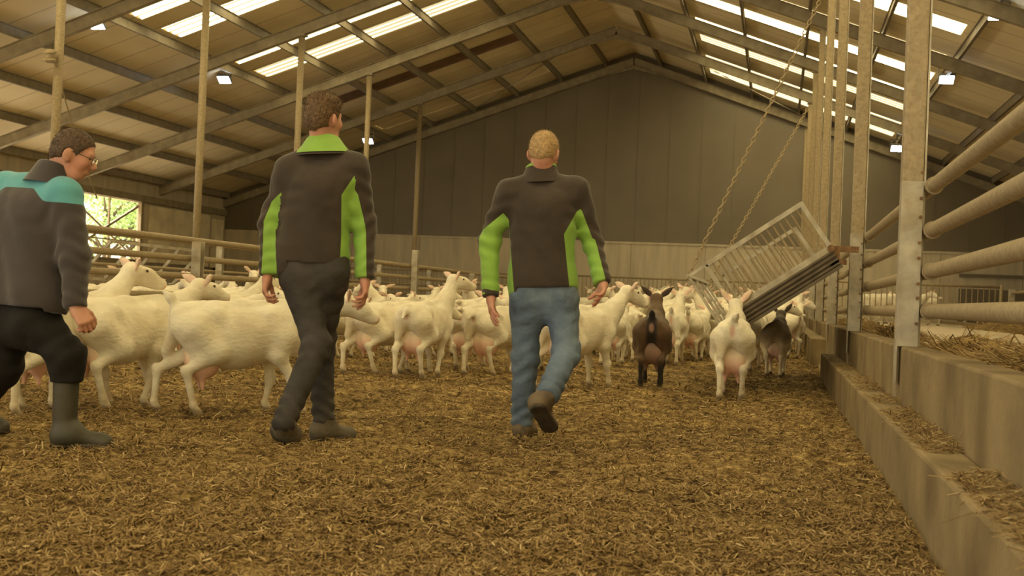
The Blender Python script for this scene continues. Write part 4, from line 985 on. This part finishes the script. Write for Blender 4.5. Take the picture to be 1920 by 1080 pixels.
# taller man, brown quiff, charcoal jeans, crossing stride
def extra_tall(e, g, base, A, a, rr, fw, spine):
    hl = np.array([g['anR'][0] - .04, g['anR'][1] - .055, .0]); boot(e, base, g['anR'], (0,0,1), hl, hl + np.array([.16,.235,0]), (0,0,1), BOOT_GREY, .03)
    an = g['anL']; hl = W(505, 806, 6.22); to = W(543, 846, 6.36); to[2] = max(to[2], .006); fd = unit(to - hl); up = unit(an - hl - fd*np.dot(an - hl, fd))
    boot(e, base, an, g['knL'] - an, hl, to, up, BOOT_GREY, .03)
    V, Q = surface([rc(g['hem'] + rr*.06 - fw*.0, g['hem'] + rr*.12 - fw*.02, .07, .065, .03)], .009, cut=lambda X: np.maximum((X - g['hem']) @ spine - .02, -((X - g['hem']) @ spine) - .045))
    link_mesh('shirt_tail', to_mesh('shirt_tail', V, Q, base), BLACK, e)
person(dict(D=6.5, s=1.02, seed=5, label='tall brown-haired man in the middle with charcoal jeans and a dark and lime green jacket',
    J=dict(head=(607,223,0), neck=(606,272,.02), shL=(543,318,.0), shR=(666,314,.0), elL=(508,418,.02), elR=(683,420,.04), wrL=(502,518,-.04), wrR=(684,524,-.02), haL=(496,552,-.06), haR=(685,556,-.05),
           hipL=(561,508,0), hipR=(620,506,0), hem=(582,494,0), knL=(594,648,-.10), knR=(602,640,.10), anL=(532,792,-.32), anR=(606,782,.06)),
    base=lambda g: (g['anL'] + g['anR'])/2, face=lambda rr, fw: fw + rr*.65 + np.array([0,0,-.05]),
    handL=dict(n=lambda r, f: r*1 + f*.1, t=lambda r, f: f, curl=(.9,1.0,1.05,1.1)), handR=dict(n=lambda r, f: -r*1 - f*.1, t=lambda r, f: f, curl=(.5,.8,.95,1.0)),
    hair=dict(nape=-.06, front=.06, len=.026, n=2200, comb=(-.1,0,.1), quiff=True), hairmat=HAIR_BROWN, trmat=JEANS_DARK, trouser=(.098,.072,.060), hem={'L': -.05, 'R': -.04},
    jkmat=JACKET, panelmat=GREEN, panelname='side_panels', panellabel='lime green side and sleeve panels', panel=green_panel((.185,.165), (.195,.172), (.20,.020,.026), (.18,-.002,.016), .74),
    torso=(.090,.082,.108,.108), sleeve=(.078,.062,.046), collarmat=JACKET, collar_r=(.138,.082), collar_off=.042, collar_h=.070, collartop=.069, extra=extra_tall))
# man with glasses and turquoise yoke, leaning forward at the left edge
def yoke(V, q):
    z = (V - q['shm']) @ q['spine']; x = (V - q['shm']) @ q['rr']; y = (V - q['shm']) @ q['fw']
    return z - .012 + .062*sstep(.08, .19, np.abs(x)) + .05*sstep(.02, .10, y)
def extra_glasses(e, g, base, A, a, rr, fw, spine):
    hl = np.array([g['anR'][0] - .05, g['anR'][1] - .03, .0]); dirx = unit(np.array([.93,.36,0])); 
    boot(e, base, g['anR'], g['knR'] - g['anR'], hl, hl + dirx*.295, (0,0,1), RUBBER, .31, 'rubber_boot', rad=.057)
    hl = np.array([g['anL'][0] - .05, g['anL'][1] - .02, .06]); boot(e, base, g['anL'], g['knL'] - g['anL'], hl, hl + unit(np.array([.85,.36,-.2]))*.29, unit(np.array([.2,.05,1])), RUBBER, .25, 'rubber_boot', rad=.060)
    r, f, u = A; m = MB()
    for sx in (-1, 1):
        c = a(sx*.034, .108, .004); m.tube([c + r*(.027*math.cos(t)) + u*(.020*math.sin(t)) for t in np.linspace(0, 2*math.pi, 17)], .0018, 6, False)
        m.tube([a(sx*.062, .104, .008), a(sx*.078, .05, .012), a(sx*.083, -.01, .010), a(sx*.082, -.022, -.008)], .0018, 6)
    m.tube([a(-.008, .112, .008), a(.008, .112, .008)], .0018, 6)
    gl = m.build('glasses', mat('glasses_frame', (.03,.03,.03), .4, .1), e, tuple(base))
    m = MB()
    for sx in (-1, 1):
        c = a(sx*.034, .108, .004); pts = [c + r*(.026*math.cos(t)) + u*(.019*math.sin(t)) for t in np.linspace(0, 2*math.pi, 17)[:-1]]
        m.add([p + f*.001 for p in pts] + [p - f*.001 for p in pts], [tuple(range(16)), tuple(range(31, 15, -1))] + [(i, i+16, (i+1) % 16 + 16, (i+1) % 16) for i in range(16)])
    lm = bpy.data.materials.new('lens'); lm.use_nodes = True; b = lm.node_tree.nodes['Principled BSDF']; b.inputs['Transmission Weight'].default_value = 1; b.inputs['Roughness'].default_value = .02; b.inputs['IOR'].default_value = 1.45
    m.build('lens', lm, gl, tuple(base))
person(dict(D=6.0, s=1.0, seed=8, label='man in glasses leaning forward, dark fleece with turquoise shoulders, rubber boots',
    J=dict(head=(138,290,.0), neck=(97,332,.0), shL=(10,354,.10), shR=(122,366,-.08), elL=(-30,470,.1), elR=(140,482,-.12), wrL=(-10,580,.10), wrR=(142,578,-.18), haL=(0,610,.1), haR=(158,600,-.19),
           hipL=(22,598,.08), hipR=(72,600,-.06), hem=(45,572,0), knL=(6,690,.10), knR=(126,668,-.10), anL=(-70,800,.25), anR=(121,812,-.10)),
    base=lambda g: (g['anL'] + g['anR'])/2, face=lambda rr, fw: unit(np.array([.93,.36,-.34])),
    handL=dict(n=lambda r, f: f, t=lambda r, f: f, curl=(.8,.9,1,1)), handR=dict(n=lambda r, f: f*.3 - r, t=lambda r, f: f*.8 + r*.3, curl=(1.2,1.3,1.35,1.4)),
    hair=dict(nape=-.05, front=.062, len=.013, n=1600, comb=(.1,0,-.5)), hairmat=HAIR_DARK, trmat=BLACK, trouser=(.105,.085,.062), hem={'L': .20, 'R': .25},
    jkmat=NAVY, panelmat=TEAL, panelname='shoulder_yoke', panellabel='turquoise shoulder yoke', panel=yoke,
    torso=(.100,.105,.122,.128), sleeve=(.086,.072,.050), collarmat=NAVY, collar_r=(.118,.085), collar_off=.03, collar_h=.08, extra=extra_glasses))

# ------------------------------------------------------------------ straw, hay, outside
def straw_mesh(name, pts, lens, rads, seed, tilt=.28, **kw):
    rng = np.random.default_rng(seed); n = len(pts); th = rng.uniform(0, 2*math.pi, n); ti = rng.normal(.0, tilt, n)
    d = np.stack([np.cos(th)*np.cos(ti), np.sin(th)*np.cos(ti), np.sin(ti)], -1); s = np.stack([-np.sin(th), np.cos(th), 0*th], -1); u = np.cross(d, s); tone = np.clip(rng.beta(1.6, 1.9, n) + rng.normal(0, .05, n), 0, 1)
    V = np.zeros((n, 9, 3)); bend = rng.normal(0, .18, n)
    for i, (t, w) in enumerate(((-.5, .8), (0, 1.0), (.5, .7))):
        c = pts + d*(lens*t)[:, None] + s*(bend*lens*(t*t - .12))[:, None]
        for k, (a, b) in enumerate(((1, -.3), (-1, -.3), (0, .55))): V[:, i*3 + k] = c + s*(rads*w*a)[:, None] + u*(rads*w*b)[:, None]
    off = (np.arange(n)*9)[:, None]; f = []
    for i in range(2):
        for k in range(3): f.append(off + np.array([[i*3 + k, i*3 + (k+1) % 3, (i+1)*3 + (k+1) % 3, (i+1)*3 + k]]))
    Fq = np.concatenate(f); me = bpy.data.meshes.new(name); V = V.reshape(-1, 3); me.vertices.add(len(V)); me.vertices.foreach_set('co', V.ravel()); me.loops.add(len(Fq)*4); me.loops.foreach_set('vertex_index', Fq.ravel().astype(np.int32))
    me.polygons.add(len(Fq)); me.polygons.foreach_set('loop_start', np.arange(len(Fq), dtype=np.int32)*4); me.polygons.foreach_set('loop_total', np.full(len(Fq), 4, np.int32)); me.update(calc_edges=True)
    at = me.attributes.new('tone', 'FLOAT', 'POINT'); at.data.foreach_set('value', np.repeat(tone, 9).astype(np.float32))
    o = link_mesh(name, me, STRAW); tag(o, **kw); return o
rng = np.random.default_rng(21); N = 170000
inv = rng.uniform(1/26.0, 1/3.0, N*2); dd = 1/inv; lat = rng.uniform(-.50, .50, N*2)
fwd = unit((RCW.T @ np.array([0,0,-1.0]))*np.array([1,1,0])); rgt = np.array([fwd[1], -fwd[0], 0])
pxy = fwd[None]*dd[:, None] + rgt[None]*(lat*dd*.98)[:, None]; ok = (pxy[:, 0] < .53) & (pxy[:, 0] > -7.2); pxy = pxy[ok][:N]; dd = dd[ok][:N]
cl = fbm(pxy[:, 0]*1.0, pxy[:, 1]); keep = rng.uniform(0, 1, len(pxy)) < .62 + .5*cl; pxy = pxy[keep]; dd = dd[keep]
zz = fz(pxy[:, 0], pxy[:, 1]) + rng.uniform(.000, .018, len(pxy)); big = np.clip(dd/9, .8, 2.2)
straw_mesh('loose_straw', np.stack([pxy[:, 0], pxy[:, 1], zz], -1), rng.gamma(1.8, .0105, len(pxy))*np.clip(dd/7, .9, 1.6) + .012, rng.uniform(.0016, .0060, len(pxy))*big, 5, .42, label='chopped straw bedding strewn over the litter floor', cat='straw', kind='stuff')
# hay left on the ledge
n = 2600; yy = 2.6 + rng.gamma(1.4, 2.6, n); yy = yy[yy < 15]; xx = rng.uniform(.57, .72, len(yy)); dens = np.sin(yy*2.3) + np.sin(yy*5.1 + 1) > -.7; yy, xx = yy[dens], xx[dens]
straw_mesh('ledge_straw', np.stack([xx, yy, .302 + rng.uniform(0, .03, len(yy))*sstep(.56, .72, xx)], -1), rng.gamma(3, .016, len(yy)) + .02, rng.uniform(.0015, .003, len(yy)), 6, label='scattered straw lying on the concrete ledge', cat='straw', kind='stuff')
def hay(name, c, rx, ry, h, n, label, z0=ALZ, seed=1):
    r = np.random.default_rng(seed); a = r.uniform(0, 2*math.pi, n); q = np.sqrt(r.uniform(0, 1, n)); x = c[0] + rx*q*np.cos(a); y = c[1] + ry*q*np.sin(a); hh = h*np.clip(1 - q**1.6, 0, 1)*(1 + .35*np.sin(3*x + 1.7*y))
    z = z0 + hh*r.uniform(.25, 1, n)**.4
    o = straw_mesh(name, np.stack([x, y, z], -1), r.gamma(3, .045, n) + .05, r.uniform(.003, .007, n), seed, label=label, cat='hay', kind='stuff')
    m = MB(); k = 20; vs = []; fs = []
    for i in range(6):
        for j in range(k): t = 2*math.pi*j/k; w = i/5; vs.append((c[0] + rx*w*math.cos(t)*.96, c[1] + ry*w*math.sin(t)*.96, z0 + .0 + h*.9*(1 - w**1.6)*(1 + .25*math.sin(3*math.cos(t)*rx*w + 2))))
    for i in range(5):
        for j in range(k): fs.append((i*k + j, i*k + (j+1) % k, (i+1)*k + (j+1) % k, (i+1)*k + j)[::-1])
    m.add(vs, fs, True); b = m.build('hay_core', LITTER, o); return o
hay('hay_heap', (1.26, 8.3), .34, .95, .13, 2400, 'heap of hay in the feed alley just behind the nearest fence post', seed=31)
hay('hay_heap', (1.25, 6.1), .34, 1.5, .09, 2600, 'low spill of hay along the alley side of the near concrete wall', seed=32)
hay('hay_heap', (1.25, 14.5), .34, 2.6, .10, 3000, 'strip of hay on the alley between the first and second fence posts', seed=33)
hay('hay_heap', (4.6, 24), .6, 6.5, .20, 5000, 'long low ridge of hay before the goats across the alley', seed=34)
hay('hay_heap', (1.3, 22), .35, 4.0, .12, 2500, 'thin strip of hay along the fence farther down the alley', seed=35)
# outside the left window
g_ = MB(); g_.box((-60, 0, -.3), (XL - .3, 90, -.05)); tag(g_.build('ground_outside', BOUNCE_GROUND), kind='structure')
def tree(x, y, h, label, seed):
    r = random.Random(seed); e = empty('tree', (x, y, -.05), label, 'tree', 'trees outside the window'); m = MB()
    m.tube([(x, y, -.1), (x + .1, y, h*.3), (x - .1, y + .1, h*.6)], [.22, .17, .1], 10)
    for k in range(9):
        a = r.uniform(0, 6.28); b = h*r.uniform(.25, .55); m.tube([(x, y, b), (x + math.cos(a)*1.0, y + math.sin(a)*1.0, b + .7), (x + math.cos(a)*1.9, y + math.sin(a)*1.9, b + 1.0)], [.07, .05, .02], 6)
    m.build('trunk', BARK, e, (x, y, -.05)); m = MB()
    cl = [(r.gauss(0, 1.25), r.gauss(0, 1.25), h*.62 + r.gauss(0, h*.17)) for _ in range(46)]
    for _ in range(3600):
        c = r.choice(cl); p = np.array([x + c[0] + r.gauss(0, .30), y + c[1] + r.gauss(0, .30), c[2] + r.gauss(0, .28)]); d = unit([r.gauss(0,1), r.gauss(0,1), r.gauss(-.2,.6)]); s_ = unit(np.cross(d, [r.gauss(0,1), r.gauss(0,1), r.gauss(0,1)]))*.055; l = .17
        m.add([p, p + d*l*.5 + s_, p + d*l, p + d*l*.5 - s_], [(0,1,2,3)])
    m.build('foliage', LEAF, e, (x, y, -.05))
tree(-25.5, 42.2, 6.0, 'leafy tree right outside the left window opening', 4); tree(-30, 52, 7.5, 'leafy tree farther off outside the left window opening', 9)
